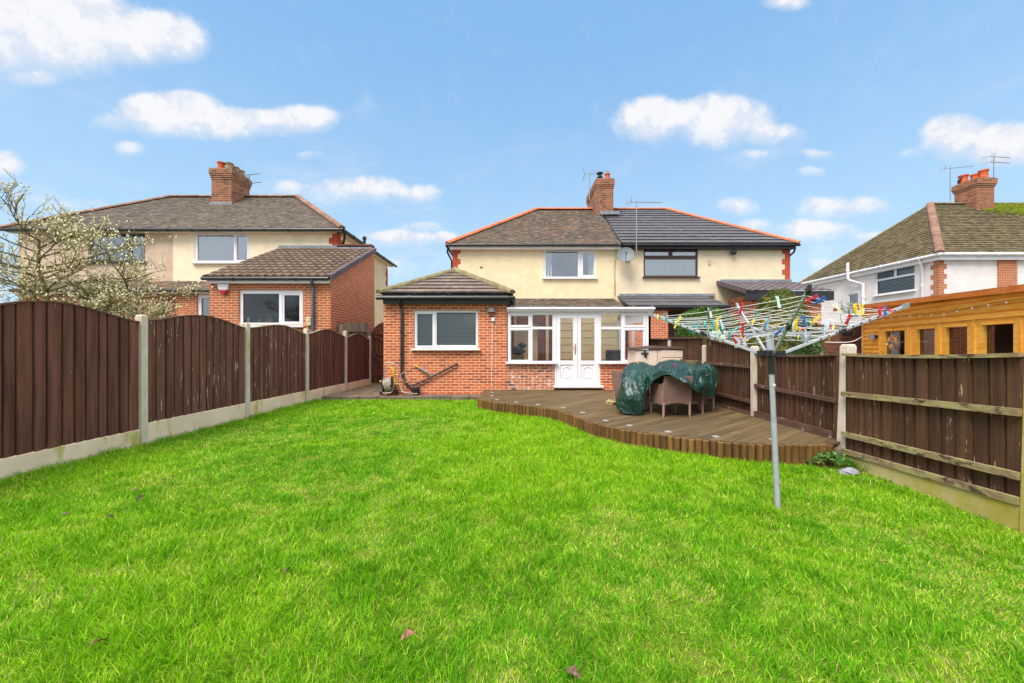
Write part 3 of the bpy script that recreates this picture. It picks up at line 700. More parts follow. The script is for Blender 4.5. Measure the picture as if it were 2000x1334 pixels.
for dz in (-.05, .06): m.box(p.x - .05, p.x + .05, YW - .04, YW - .003, p.z + dz - .04, p.z + dz + .035)
single(m, 'wall_vent', MT['cream_in'], 'small cream wall vent right of the brown upper window', 'vent')
m = MB(); p = W(940, 522, YW); m.box(p.x - .06, p.x + .06, YW - .03, YW - .003, p.z - .015, p.z + .015); m.build('air_slot', MT['black'], HM)
m = MB(); p = W(1284, 632, YW); m.lathe([(.02, -.16), (.09, -.12), (.12, 0), (.1, .12), (.03, .16)], p + V((0, -.16, 0)), 12); m.box(p.x - .03, p.x + .03, YW - .17, YW - .035, p.z + .12, p.z + .16)
single(m, 'wall_lantern', MT['black'], 'black lantern on the neighbour brick wall below the lean-to roof', 'wall lamp')
# lean-to roofs along the back wall
m = MB(); roof_plane(m, (-.1, 15.1, wz(601, 15.1)), (XP - .1, 15.1, wz(601, 15.1)), (XP - .25, YW, wz(583, YW)), (-.1, YW, wz(583, YW)), .13, .014, .19, jit=.007); rf = m.build('lean_to_roof', MT['tile_old'], HM)
m = MB(); x1 = wx(1425, 15.1); roof_plane(m, (XP + .02, 15.1, wz(597, 15.1)), (x1, 15.1, wz(597, 15.1)), (x1 - .35, YW, wz(578, YW)), (XP - .1, YW, wz(578, YW)), .42, .03, .9, jit=0); m.build('lean_to_roof', MT['tile_grey'], HM)
m = MB(); m.box(XP, x1, YW - .12, YW - .002, wz(578, YW) - .03, wz(577, YW) + .06); m.build('flashing', MT['lead'], HM)
m = MB(); m.box(XP + .05, x1, 15.14, 15.17, wz(605, 15.1), wz(599, 15.1)); m.build('fascia', MT['black'], HM); gutter(HM, (XP + .05, 15.06, wz(600, 15.06)), (x1, 15.06, wz(600, 15.06)), MT['black'])
m = MB(); m.box(XP + .1, wx(1305, 15.2), 15.2, 15.4, 0, wz(606, 15.2)); m.build('ground_floor_wall', MT['brick'], HM)
m = MB(); m.box(wx(1306, YW), wx(1345, YW), YW + .02, YW + .06, .2, wz(608, YW)); m.build('back_door', MT['brown_upvc'], HM)
m = MB(); m.box(wx(1440, YW), wx(1480, YW), YW + .03, YW + .05, 1, 2.2); m.build('pane', MT['glass_grey'], HM)
# neighbour's small extension with an overhanging roof
XN0, XN1, YN = 9.3, XR - .02, 14.63
zb, ztp = wz(567, 14.3), wz(551, YW)
m = MB(); m.holed((XN0, YN, 0), (1, 0, 0), XN1 - XN0, zb - .1, [(1.75, 2.2, .1, 2.05)], rev=.1); m.holed((XN0, YW, 0), (0, -1, 0), YW - YN, zb - .1, []); m.holed((XN1, YN, 0), (0, 1, 0), YW - YN, zb - .1, []); m.build('extension_wall', MT['brick'], HM)
m = MB(); m.box(XN0 + 1.75, XN0 + 2.2, YN + .08, YN + .1, .1, 2.05); m.build('pane', MT['glass_grey'], HM)
XV = 8.85
m = MB(); roof_plane(m, (XV, 14.3, zb), (XN1 + .25, 14.3, zb), (XN1 + .25, YW, ztp), (XV, YW, ztp), .3, .02, .3, prof=lambda q: .022 * math.sin(q * 2 * math.pi)); m.build('extension_roof', MT['pantile_dark'], HM)
m = MB()
for i in range(7):
    a, b = lerp(V((XV, 14.3, zb)), V((XV, YW, ztp)), i / 7), lerp(V((XV, 14.3, zb)), V((XV, YW, ztp)), (i + .96) / 7); m.bar(a + V((-.03, 0, -.02)), b + V((-.03, 0, -.02)), .06, .17)
m.build('verge_tiles' if False else 'roof_verge', MT['pantile_dark'], HM)
m = MB(); dzz = (ztp - zb) / (YW - 14.3)
for i in range(5):
    y0 = 14.34 + i * .38; m.hexa([(XV + .02, y0, zb - .12 + (y0 - 14.3) * dzz), (XN0, y0, zb - .12 + (y0 - 14.3) * dzz), (XN0, y0 + .36, zb - .12 + (y0 + .36 - 14.3) * dzz), (XV + .02, y0 + .36, zb - .12 + (y0 + .36 - 14.3) * dzz)] + [(a, b, c + .02) for a, b, c in [(XV + .02, y0, zb - .12 + (y0 - 14.3) * dzz), (XN0, y0, zb - .12 + (y0 - 14.3) * dzz), (XN0, y0 + .36, zb - .12 + (y0 + .36 - 14.3) * dzz), (XV + .02, y0 + .36, zb - .12 + (y0 + .36 - 14.3) * dzz)]])
m.build('soffit', MT['brown_upvc'], HM)
m = MB(); m.box(XV, XN1 + .25, 14.34, 14.38, zb - .36, zb - .02); m.box(XV, XN1 + .25, 14.381, YN + .03, zb - .36, zb - .34); m.box(XN1 + .22, XN1 + .25, 14.381, YW, zb - .36, zb - .05); m.build('fascia', MT['black'], HM)
m = MB(); m.box(XV + .1, XR, YW - .1, YW - .002, ztp - .02, ztp + .1); m.build('flashing', MT['lead'], HM)

# our brick extension with the hipped roof
YX = 10.4; xa, xb = wx(749, YX), wx(990, YX); zw = wz(588, YX)
rk = (808, 934, 606, 681)
m = MB(); m.holed((xa, YX, 0), (1, 0, 0), xb - xa, zw, [hole(YX, rk, xa, 0)], rev=.1); m.holed((xa, YW, 0), (0, -1, 0), YW - YX, zw, []); m.holed((xb, YX, 0), (0, 1, 0), YW - YX, zw, []); m.holed((xa, YW - .01, 0), (1, 0, 0), XL - xa + .02, zw, [])
ew = m.build('extension_wall', MT['brick'], HM)
m = MB(); m.holed((xa + .03, 11.4, 0), (1, 0, 0), xb - xa - .06, zw, []); m.build('kitchen_shade_sheet', pm('kitchen shadow', '#3c3d2c', rough=.9), HM)  # dark sheet added behind the blinds; room shade put into its colour
fwin(HM, YX, rk, [(814, 844, 613, 675), (852, 929, 610, 674)], 'white', sash=[(810, 849, 608, 679)], blinds=[(812, 847, 612, 676, .056, -.8), (851, 930, 609, 676, .056, -.8)], glass='glass', sill=.045)
YG = 10.12; ze = wz(572, YG); xc0, xc1 = wx(738, YG), wx(1001, YG); xm = (xc0 + xc1) / 2; hl = (xc1 - xc0) / 2; ya = YG + hl; za = wz(529, ya)
m = MB(); kw = dict(course=.31, thick=.048, tw=.3, jit=.005)
roof_plane(m, (xc0, YG, ze), (xc1, YG, ze), (xm, ya, za), (xm, ya, za), **kw); roof_plane(m, (xc1, YG, ze), (xc1, YW, ze), (xm, YW, za), (xm, ya, za), **kw); roof_plane(m, (xc0, YW, ze), (xc0, YG, ze), (xm, ya, za), (xm, YW, za), **kw)
m.build('extension_roof', MT['tile_ext'], HM)
m = MB(); ridge(m, (xc0, YG, ze + .02), (xm, ya, za + .03), .125, .42); ridge(m, (xc1, YG, ze + .02), (xm, ya, za + .03), .125, .42); ridge(m, (xm, ya, za + .03), (xm, YW, za + .03), .125, .42); m.build('hip_capping', MT['ridge_moss'], HM)
m = MB(); m.box(xc0 + .1, xc1 - .12, YG + .1, YG + .13, wz(592, YG), ze - .02); m.box(xc0 + .1, xc1 - .12, YG + .131, YX + .02, wz(592, YG) + .005, wz(592, YG) + .02); m.box(xc1 - .15, xc1 - .12, YG + .131, YW, wz(592, YG), ze - .02); m.box(xc0 + .1, xc0 + .13, YG + .131, YW, wz(592, YG), ze - .02); m.build('fascia', MT['black'], HM)
gutter(HM, (xc0 - .05, YG + .03, wz(581, YG)), (xc1 + .03, YG + .03, wz(581, YG)), MT['black'], .06); gutter(HM, (xc1 + .02, YG + .1, wz(581, YG)), (xc1 + .02, 13, wz(581, YG)), MT['black'], .06)
dx = wx(786, YX)
pipe(HM, [W(780, 584, YG + .03), W(780, 590, YG + .03), (dx - .02, YX - .06, wz(600, YX)), (dx, YX - .055, wz(606, YX)), (dx, YX - .055, wz(735, YX)), W(796, 752, YX - .06), W(810, 765, YX - .12)], MT['black'], .038)
pipe(HM, [W(893, 711, YX - .02), W(891, 712, YX - .06), W(806, 754, YX - .06)], MT['black'], .026, 'waste_pipe', coll=False)
m = MB(); m.lathe([(.09, 0), (.11, .05), (.11, .14), (.06, .17)], W(812, 768, YX - .16), 14); m.build('drain_collar', MT['black'], HM, smooth=True)
cable(HM, [W(962, 626, YX - .02), W(962, 660, YX - .02), W(961, 700, YX - .02), W(961, 764, YX - .02)], .006)
p = W(960, 606, YX)
T = thing('security_light', 'small black floodlight on the brick wall right of the blind window', 'wall light', (p.x, YX, p.z))
m = MB(); m.box(p.x - .095, p.x + .095, YX - .1, YX - .04, p.z - .075, p.z + .075); m.box(p.x - .03, p.x + .03, YX - .04, YX - .002, p.z - .04, p.z + .04); m.build('housing', MT['black'], T, bev=.008)
m = MB(); m.box(p.x - .08, p.x + .08, YX - .106, YX - .1005, p.z - .055, p.z + .06); m.build('lens', MT['grey_pl'], T)
cable(T, [p + V((-.04, -.06, -.07)), p + V((0, -.03, -.16)), p + V((.03, -.03, -.22))], .008, 'black')
m = MB(); p = W(963, 624, YX); m.box(p.x - .045, p.x + .045, YX - .055, YX - .002, p.z - .05, p.z + .05); single(m, 'junction_box', MT['white'], 'small white electrical box below the floodlight on brick wall', 'electrical box', bev=.006)

# ================================================================== CONSERVATORY
CV = thing('conservatory', 'white lean-to conservatory with double doors beside the brick extension', 'conservatory', (1.8, YX, .2))
YC = 10.4; fz = .2
cx = lambda px: wx(px, YC); cz = lambda py: wz(py, YC)
for (a, b, mt) in ((990.5, 1083, 'brick_white'), (1172, 1271, 'brick')):
    m = MB(); m.box(cx(a) + .003, cx(b), YC + .002, YC + .2, fz - .1, cz(712)); m.build('dwarf_wall', MT[mt], CV)
w1 = (992, 1084, 610, 707); w2 = (1172, 1271, 610, 707)
fwin(CV, YC, w1, [(998, 1032, 617, 635), (1040, 1079, 615, 638), (998, 1032, 646, 703), (1040, 1079, 643, 705)], 'white', sash=[(994, 1036, 613, 639), (994, 1036, 642, 707)], glass='glass_clear', inset=0.0)
fwin(CV, YC, w2, [(1174, 1213, 614, 638), (1221, 1256, 617, 635), (1174, 1213, 643, 705), (1221, 1256, 646, 703)], 'white', sash=[(1217, 1260, 613, 639), (1217, 1260, 642, 707)], glass='glass_clear', inset=0.0)
m = MB(); m.box(cx(1083.5), cx(1087), YC - .01, YC + .07, cz(753), cz(609)); m.box(cx(1169.5), cx(1172.5), YC - .01, YC + .07, cz(753), cz(609)); m.box(cx(1087), cx(1169.5), YC - .009, YC + .07, cz(613), cz(609)); m.build('door_frame', MT['white'], CV)
m = MB(); m.box(cx(1080), cx(1177), YC - .16, YC + .05, cz(756.5), cz(752.5)); m.build('threshold', MT['white'], CV, bev=.008)
for k, (a, b, g0, g1) in enumerate(((1087.3, 1128, 1094, 1119), (1128.6, 1169.2, 1134.5, 1161))):
    o = V((cx(a), YC - .012, cz(752))); kx = YC / F
    m = MB(); m.holed(o, (1, 0, 0), (b - a) * kx, (752 - 613) * kx, [((g0 - a) * kx, (g1 - a) * kx, (752 - 704) * kx, (752 - 621) * kx), ((g0 - a) * kx, (g1 - a) * kx, (752 - 743) * kx, (752 - 712) * kx)], rev=.03, side=.06)
    dr = m.build('door', MT['white'], CV, bev=.004)
    m = MB(); m.face([(cx(g0) - .01, YC + .015, cz(704) - .01), (cx(g1) + .01, YC + .015, cz(704) - .01), (cx(g1) + .01, YC + .015, cz(621) + .01), (cx(g0) - .01, YC + .015, cz(621) + .01)]); m.build('pane', MT['glass_clear'], dr)
    m = MB(); m.box(cx(g0) - .01, cx(g1) + .01, YC + .012, YC + .03, cz(743) - .01, cz(712) + .01)
    c_ = V(((cx(g0) + cx(g1)) / 2, YC + .008, cz(727.5))); hw, hh = .12, .165; ch = .06
    oc = [(-hw, -hh + ch), (-hw + ch, -hh + ch * .3), (-.05, -hh + .03), (0, -hh), (.05, -hh + .03), (hw - ch, -hh + ch * .3), (hw, -hh + ch), (hw, hh - ch), (hw - ch, hh - ch * .3), (.05, hh - .03), (0, hh), (-.05, hh - .03), (-hw + ch, hh - ch * .3), (-hw, hh - ch)]
    m.tube([c_ + V((x, 0, z)) for x, z in oc], .012, 6, closed=True); m.build('moulded_panel', MT['white'], dr)
    if k == 0:
        m = MB(); hx = cx(1123.5); m.box(hx - .014, hx + .014, YC - .022, YC - .0125, cz(692), cz(672)); m.tube([(hx, YC - .02, cz(678)), (hx, YC - .06, cz(678)), (hx - .1, YC - .06, cz(677))], .01, 8); m.build('handle', MT['brass'], dr)
m = MB(); m.box(cx(990) + .005, cx(1275), YC - .1, YC + .06, cz(609), cz(604)); m.box(cx(990) + .005, cx(1276), YC - .16, YC - .04, cz(605), cz(601.5)); m.build('fascia', MT['white'], CV, bev=.006)
pmat = pm('opal roof sheet', '#c9cdd0', rough=.5); 
t_ = NT(pmat.node_tree); b_ = [n for n in t_.n if n.type == 'BSDF_PRINCIPLED'][0]; o_ = [n for n in t_.n if n.type == 'OUTPUT_MATERIAL'][0]
tr_ = t_.new('ShaderNodeBsdfTranslucent'); tr_.inputs[0].default_value = (.9, .92, .95, 1); tp_ = t_.new('ShaderNodeBsdfTransparent'); mx_ = t_.new('ShaderNodeMixShader'); mx_.inputs[0].default_value = .45
mx2 = t_.new('ShaderNodeMixShader'); mx2.inputs[0].default_value = .65; t_.link(b_.outputs[0], mx_.inputs[1]); t_.link(tr_.outputs[0], mx_.inputs[2]); t_.link(mx_.outputs[0], mx2.inputs[1]); t_.link(tp_.outputs[0], mx2.inputs[2]); t_.link(mx2.outputs[0], o_.inputs[0])
zc0, zc1 = cz(603) + .02, 2.74
m = MB(); m.hexa([(cx(990) + .01, YC - .12, zc0), (cx(1275), YC - .12, zc0), (cx(1275), 15.05, zc1), (cx(990) + .01, 15.05, zc1), (cx(990) + .01, YC - .12, zc0 + .02), (cx(1275), YC - .12, zc0 + .02), (cx(1275), 15.05, zc1 + .02), (cx(990) + .01, 15.05, zc1 + .02)])
rf = m.build('roof', pmat, CV)
for px in (1000, 1036, 1077, 1118, 1157, 1197, 1235, 1271):
    m = MB(); x = cx(px); m.bar((x, YC - .10, zc0 + .03), (x, 15.04, zc1 + .03), .05, .03); m.bar((x, YC - .13, zc0 + .035), (x, YC - .1, zc0 + .035), .055, .045); m.build('glazing_bar', MT['alu_dark'], rf)
xs = cx(1271)
m = MB(); m.holed((xs, YC, cz(712)), (0, 1, 0), 4.6, cz(605) - cz(712), [(.3, 1.4, .1, 1.2), (1.5, 2.9, .1, 1.2), (3.0, 4.4, .1, 1.2)], rev=.06, side=.06); m.build('side_frame', MT['white'], CV)
m = MB(); m.box(xs - .15, xs - .002, YC + .21, 15.0, fz - .1, cz(712)); m.build('dwarf_wall', MT['brick'], CV)
m = MB(); m.box(cx(990) + .01, xs - .16, YC + .21, 16.2, .1, fz + .02); m.build('floor', MT['wood_in'], CV)
m = MB(); m.holed((cx(990) + .02, 13.6, fz), (1, 0, 0), 1.75, 2.35, [(.25, 1.05, 0, 2.0)], rev=.1); m.build('inner_wall_and_shade', MT['brick_dark'], CV)
m = MB(); m.holed((cx(990) + 1.78, 13.1, fz), (1, 0, 0), xs - cx(990) - 1.95, 2.4, [], rev=.1)
for i in range(9): m.box(cx(990) + 1.78, xs - .2, 13.085, 13.099, fz + .25 + i * .25, fz + .262 + i * .25)
m.build('inner_wall_and_shade', MT['cream_in'], CV)
m = MB(); m.box(cx(1078), cx(1084), 12.2, 12.3, fz, 2.4); m.box(cx(1005), cx(1011), 12.6, 12.7, fz, 2.4); m.build('inner_post', MT['cream_in'], CV)
# furniture seen through the glass
p = V((wx(1198, 11.9), 11.9, fz + .02))
T = thing('dining_chair', 'grey upholstered chair seen through the right conservatory window', 'chair', p)
m = MB(); m.box(p.x - .3, p.x + .3, 11.6, 11.72, .62, 1.24); m.lathe([(.05, -.3), (.05, .3)], (p.x, 11.64, 1.24), 12, (1, 0, 0)); m.build('backrest', MT['fabric'], T, bev=.03)
m = MB(); m.box(p.x - .29, p.x + .29, 11.721, 12.25, .55, .7); m.build('seat', MT['fabric'], T, bev=.03)
for sx in (-.25, .25):
    for yy in (11.66, 12.2):
        m = MB(); m.box(p.x + sx - .025, p.x + sx + .025, yy - .025, yy + .025, fz + .02, .55); m.build('leg', MT['wood_in'], T)
p = V((wx(1150, 12.3), 12.3, fz + .02))
T = thing('dining_table', 'light wooden table inside the conservatory behind the right door', 'table', p)
m = MB(); m.box(p.x - .55, p.x + .35, 11.9, 12.7, .92, .96); m.build('tabletop', MT['wood_in'], T)
for sx in (-.5, .3):
    for yy in (11.95, 12.65):
        m = MB(); m.box(p.x + sx - .03, p.x + sx + .03, yy - .03, yy + .03, fz + .02, .92); m.build('leg', MT['wood_in'], T)
p = V((wx(1014, 11.3), 11.3, fz + .02))
T = thing('side_cabinet', 'low white cabinet behind the left conservatory window', 'cabinet', p)
m = MB(); m.box(p.x - .3, p.x + .28, 11.1, 11.5, fz + .02, .98); m.build('carcass', MT['white_paint'], T, bev=.01); m = MB(); m.box(p.x - .32, p.x + .3, 11.08, 11.52, .981, 1.01); m.build('top', MT['white_paint'], T)
m = MB(); m.box(p.x - .25, p.x + .15, 11.15, 11.45, 1.012, 1.13); single(m, 'wicker_basket', MT['rock'], 'small basket on the white cabinet in the conservatory', 'basket', bev=.02)
m = MB(); m.ball((p.x - .02, 11.3, 1.26), .2, .13, .13, 12, 8, .5); m.ball((p.x + .1, 11.3, 1.42), .12, .1, .08, 10, 6, .5); single(m, 'cushion', MT['black'], 'dark cushion heaped on the basket in the conservatory', 'cushion', smooth=True)
# ================================================================== LEFT HOUSE
LW, LE, LR, LB = 14.5, 14.2, 17.5, 20.6
lx0, lx1 = wx(0, LE), wx(668.5, LE); lze = 5.83; lzr = wz(385, LR); lw0, lw1 = lx0 + .3, wx(660, LW)
lr0, lr1 = lx0 + 3.4, wx(582, LR)
lxp = wx(338, LW)
HL = thing('semi_detached_house', 'pair of semis on the left with lichened roof and tall chimney, taupe and cream walls', 'house', (-12, LW, 0))
ra, rb = (172, 283, 456, 511), (380, 487, 455, 513)
m = MB(); m.holed((lw0, LW, 0), (1, 0, 0), lxp - lw0, 5.72, [hole(LW, ra, lw0, 0)], rev=.1); m.holed((lw0, LB - .3, 0), (0, -1, 0), LB - .3 - LW, 5.72, []); m.build('wall', MT['taupe'], HL)
dB = (383, 412, 573, 640)
m = MB(); m.holed((lxp, LW, 0), (1, 0, 0), lw1 - lxp, 5.72, [hole(LW, rb, lxp, 0)], rev=.1)
m.holed((lw1, LW, 0), (0, 1, 0), LB - .3 - LW, 5.72, [(1.0, 1.9, 4.35, 5.3)], rev=.1); m.holed((lw1, LB - .3, 0), (-1, 0, 0), lw1 - lw0, 5.72, []); m.build('wall', MT['cream3'], HL)
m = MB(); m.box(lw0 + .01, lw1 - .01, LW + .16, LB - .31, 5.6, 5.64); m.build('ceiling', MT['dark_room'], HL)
win(HL, (lw1, LW + 1.0, 4.35), (0, 1, 0), .9, .95, [(.06, .4, .06, .89), (.48, .84, .06, .89)], MT['white'], sill=.04)
fwin(HL, LW, ra, [(177, 246, 461, 507), (254, 279, 461, 507)], 'grey_upvc', curt=[(178, 200, .05, .12)], glass='glass_grey')
fwin(HL, LW, rb, [(385, 456, 459, 509), (462, 482, 460, 508)], 'white', sash=[(459, 486, 457, 511)], curt=[(382, 486, .02, .14)], glass='glass_soft', inset=.02)
quoins(HL, lw1, LW, 4.2, 5.6, -1, MT['quoin']); quoins(HL, lw1, LW + .004, 4.2, 5.6, 1, MT['quoin'], ux=(0, 1, 0)); quoins(HL, lw1, LB - .31, 2.6, 5.5, -1, MT['quoin'], ux=(0, 1, 0))
m = MB(); kw = dict(course=.105, thick=.013, tw=.19, jit=.006)
roof_plane(m, (lx0, LE, lze), (lx1, LE, lze), (lr1, LR, lzr), (lr0, LR, lzr), **kw)
roof_plane(m, (lx1, LE, lze), (lx1, LB + .2, lze), (lr1, LR, lzr), (lr1, LR, lzr), **kw)
roof_plane(m, (lx0, LB, lze), (lx0, LE, lze), (lr0, LR, lzr), (lr0, LR, lzr), course=.3, tw=.5); roof_plane(m, (lx1, LB + .2, lze), (lx0, LB + .2, lze), (lr0, LR, lzr), (lr1, LR, lzr), course=.4, tw=1)
m.build('roof', MT['tile_left'], HL)
m = MB(); ridge(m, (lx0, LE, lze + .02), (lr0, LR, lzr + .03), .12, .42); ridge(m, (lr0, LR, lzr + .03), (lr1, LR, lzr + .03), .115, .45); m.build('ridge_capping', MT['terra_old'], HL)
m = MB(); ridge(m, (lx1, LE, lze + .02), (lr1, LR, lzr + .03), .13, .36); m.build('hip_capping', MT['terra_old'], HL)
zf0 = wz(452, LE)
m = MB(); m.box(lx0 + .1, lx1 - .08, LE + .07, LE + .1, zf0, lze - .06); m.box(lx0 + .1, lx1 - .08, LE + .101, LW + .02, zf0 + .004, zf0 + .02); m.box(lx1 - .11, lx1 - .08, LE + .101, LB, zf0, lze - .06); m.box(lw1, lx1 - .111, LE + .11, LB, zf0 + .004, zf0 + .02); m.build('fascia', MT['white_paint'], HL)
gutter(HL, (lx0, LE, lze - .06), (lx1 + .02, LE, lze - .06), MT['black'], .06); gutter(HL, (lx1 + .01, LE + .07, lze - .06), (lx1 + .01, LB + .2, lze - .06), MT['black'], .06)
pipe(HL, [(lx1 - .02, LE + .25, lze - .1), (lx1 - .04, LE + .28, lze - .3), (lw1 + .06, LE + .6, lze - .5), (lw1 + .06, LE + .6, 4.4)], MT['black'], .045)
c0, c1 = wx(413, 16.6), wx(452, 16.6)
chimney(HL, c0, c1, 16.6, 17.75, 7.5, wz(328, 16.6), [(c0 + .26, 16.82, .14, .36, 'pot'), (c0 + .6, 16.85, .15, .34, 'pot_old'), (c0 + .62, 17.2, .14, .33, 'pot_old'), (c0 + .62, 17.55, .14, .33, 'pot_old'), (c0 + .25, 17.3, .13, .3, 'pot')], MT['brick_chim'], corb=.07, courses=4)
def lroof(x, y): return (x, y, lze + (y - LE) * (lzr - lze) / (LR - LE) + .03)
cable(HL, [(c1 + .09, 17.6, 9.2), (c1 + .06, 17.3, 8.35), lroof(c1 - .1, 16.8), lroof(c1 - .5, 16.0), lroof(c1 - 1.1, 15.2), lroof(c1 - 1.75, 14.4), (c1 - 1.8, 14.11, 5.75), (c1 - 1.75, 14.47, 5.2), (c1 - 2.0, 14.47, 4.0)], .006, 'old_board')
aerial((c1 + .1, 17.6, 8.85), (c1 + .1, 17.6, 9.4), 'tv aerial with two arms on the right of the left chimney', [(.93, (1, -.2, 0), .6, .06, False), (.2, (1, -.2, 0), .65, .06, False)])
# lean-to roof and brick ground floor
m = MB(); x0, x1 = wx(20, 13.4), wx(425, 13.4); za_, zb_ = wz(566, 13.4), wz(549, LW)
roof_plane(m, (x0, 13.4, za_), (x1, 13.4, za_), (x1, LW, zb_), (x0, LW, zb_), .2, .014, .3); m.build('lean_to_roof', MT['tile_old'], HL)
m = MB(); m.box(x0, x1, 13.43, 13.46, wz(573, 13.4), za_ - .03); m.build('fascia', MT['white_paint'], HL); gutter(HL, (x0, 13.37, za_ - .02), (x1, 13.37, za_ - .02), MT['black'])
m = MB(); gx0 = wx(150, 13.6); zt = wz(574, 13.6); m.holed((gx0, 13.6, 0), (1, 0, 0), x1 - gx0, zt, [hole(13.6, (165, 228, 582, 640), gx0, 0), hole(13.6, (384, 420, 574.5, 650), gx0, 0)], rev=.1); m.holed((x0, 13.62, 0), (1, 0, 0), gx0 - x0, zt, []); m.build('ground_floor_wall', MT['brick_left'], HL)
fwin(HL, 13.6, (165, 228, 582, 640), [(169, 195, 586, 636), (199, 224, 586, 636)], 'grey_upvc', sill=0, glass='glass')
fwin(HL, 13.6, (384, 420, 574.5, 650), [(391, 414, 582, 640)], 'white', sill=0, curt=[(390, 415, .03, .1)], glass='glass')
# neighbour's extension with interlocking tiles
NF = 11.08; nx0, nx1 = wx(409, NF), -5.3; ney = 10.85; nze = wz(541, ney); nzt = wz(487, 14.45); nsl = (nzt - nze) / (14.45 - ney)
def nroof(y): return nze + (y - ney) * nsl
rk = (466, 592, 566, 636)
m = MB(); m.holed((nx0, NF, 0), (1, 0, 0), nx1 - nx0, nroof(NF) - .03, [hole(NF, rk, nx0, 0)], rev=.1); m.holed((nx0, LW, 0), (0, -1, 0), LW - NF, nroof(NF) - .1, [])
m.face([(nx0, NF, nroof(NF) - .1), (nx0, LW, nroof(LW) - .1), (nx0, LW, nroof(NF) - .1)])
b_ = nroof(NF) - .06
m.holed((nx1, NF, 0), (0, 1, 0), 14.6 - NF, b_, []); m.face([(nx1, NF, b_), (nx1, 14.6, b_), (nx1, 14.6, nroof(14.6) - .06)])
m.box(lw1 + .003, nx1 - .002, 14.35, 14.6, 2.6, nroof(14.45) + .05)
m.build('extension_wall', MT['brick_left'], HL)
m = MB(); m.holed((nx0 + .03, 12.0, 0), (1, 0, 0), nx1 - nx0 - .06, 3.2, []); m.build('inner_wall_and_shade', MT['dark_room'], HL)  # dark sheet added behind the window, its colour standing in for room shade
m = MB()
for i in range(13):
    a = lw1 + .05 + i * (nx1 - lw1 - .05) / 13; m.rnd(); m.box(a, a + .1, 14.3, 14.64, nroof(14.45) + .051, nroof(14.45) + .16)
m.build('coping', MT['brick_dark'], HL)
fwin(HL, NF, rk, [(472, 543, 573, 630), (553, 583, 576, 628)], 'white', sash=[(547, 590, 569, 634)], glass='glass')
def pan(q): return .045 * (abs(math.sin(q * math.pi)) ** 1.6 if q < .6 else math.cos((q - .6) / .4 * math.pi / 2) * abs(math.sin(.6 * math.pi)) ** 1.6)
m = MB(); ex0, ex1 = wx(395, ney), -5.2; roof_plane(m, (ex0, ney, nze), (ex1, ney, nze), (ex1, 14.42, nzt), (ex0, 14.42, nzt), .32, .035, .24, prof=pan); m.build('extension_roof', MT['pantile'], HL)
m = MB()
for i in range(11):
    m.rnd(); y0 = ney - .03 + i * .325; y1 = y0 + .335; m.hexa([(ex1 - .1, y0, nroof(y0) + .055), (ex1 + .045, y0, nroof(y0) + .055), (ex1 + .045, y1, nroof(y1) + .035), (ex1 - .1, y1, nroof(y1) + .035)] + [(ex1 - .1, y0, nroof(y0) + .08), (ex1 + .045, y0, nroof(y0) + .08), (ex1 + .045, y1, nroof(y1) + .06), (ex1 - .1, y1, nroof(y1) + .06)])
    m.hexa([(ex1 + .015, y0, nroof(y0) - .1), (ex1 + .044, y0, nroof(y0) - .1), (ex1 + .044, y1, nroof(y1) - .1), (ex1 + .015, y1, nroof(y1) - .1)] + [(ex1 + .015, y0, nroof(y0) + .054), (ex1 + .044, y0, nroof(y0) + .054), (ex1 + .044, y1, nroof(y1) + .034), (ex1 + .015, y1, nroof(y1) + .034)])
m.build('roof_verge', MT['pantile_dark'], HL)
m = MB(); m.box(ex0, lw1, 14.38, LW - .003, nzt - .05, nzt + .13); m.box(lw1, nx1, 14.3, 14.345, nzt - .05, nzt + .1); m.build('flashing', MT['lead'], HL)
m = MB(); m.box(ex0 + .06, ex1 - .06, ney + .08, ney + .11, wz(552, ney), nze - .01); m.box(ex0 + .06, ex1 - .1, ney + .111, NF + .01, wz(552, ney) + .005, wz(552, ney) + .02); m.build('fascia', MT['white'], HL)
gutter(HL, (ex0 - .03, ney + .02, wz(543.5, ney)), (ex1 - .05, ney + .02, wz(543.5, ney)), MT['black'], .055)
dx = wx(613, NF); pipe(HL, [W(609, 545, ney + .02), W(609, 552, ney + .03), (dx - .01, NF - .06, wz(559, NF)), (dx, NF - .055, wz(566, NF)), (dx, NF - .055, .1)], MT['slate_pipe'], .04)
m = MB(); p = W(733, 481, 16.0); m.tube([(lx1 - .1, 16.6, 5.6), (lx1 - .1, 16.6, 6.1)], .06, 10); m.lathe([(.06, 0), (.085, .02), (.085, .12), (.05, .16)], (lx1 - .1, 16.6, 6.05), 10); m.build('vent_pipe', MT['black'], HL)
p = W(439, 564, NF)
T = thing('alarm_box', 'white and red burglar alarm box on the left brick extension', 'alarm box', (p.x, NF, p.z))
def alarm(z0, z1, w0, w1, y): return [(p.x - w0, NF - .003, z0), (p.x + w0, NF - .003, z0), (p.x + w0, NF - y, z0), (p.x - w0, NF - y, z0), (p.x - w1, NF - .003, z1), (p.x + w1, NF - .003, z1), (p.x + w1, NF - y, z1), (p.x - w1, NF - y, z1)]
m = MB(); q = alarm(p.z - .05, p.z + .14, .125, .16, .09); m.hexa([q[3], q[2], q[1], q[0], q[7], q[6], q[5], q[4]]); m.build('cover', MT['white'], T, bev=.02)
m = MB(); q = alarm(p.z - .15, p.z - .051, .07, .123, .088); m.hexa([q[3], q[2], q[1], q[0], q[7], q[6], q[5], q[4]]); m.build('lamp_lens', pm('red plastic', '#b52226', rough=.3), T, bev=.015)
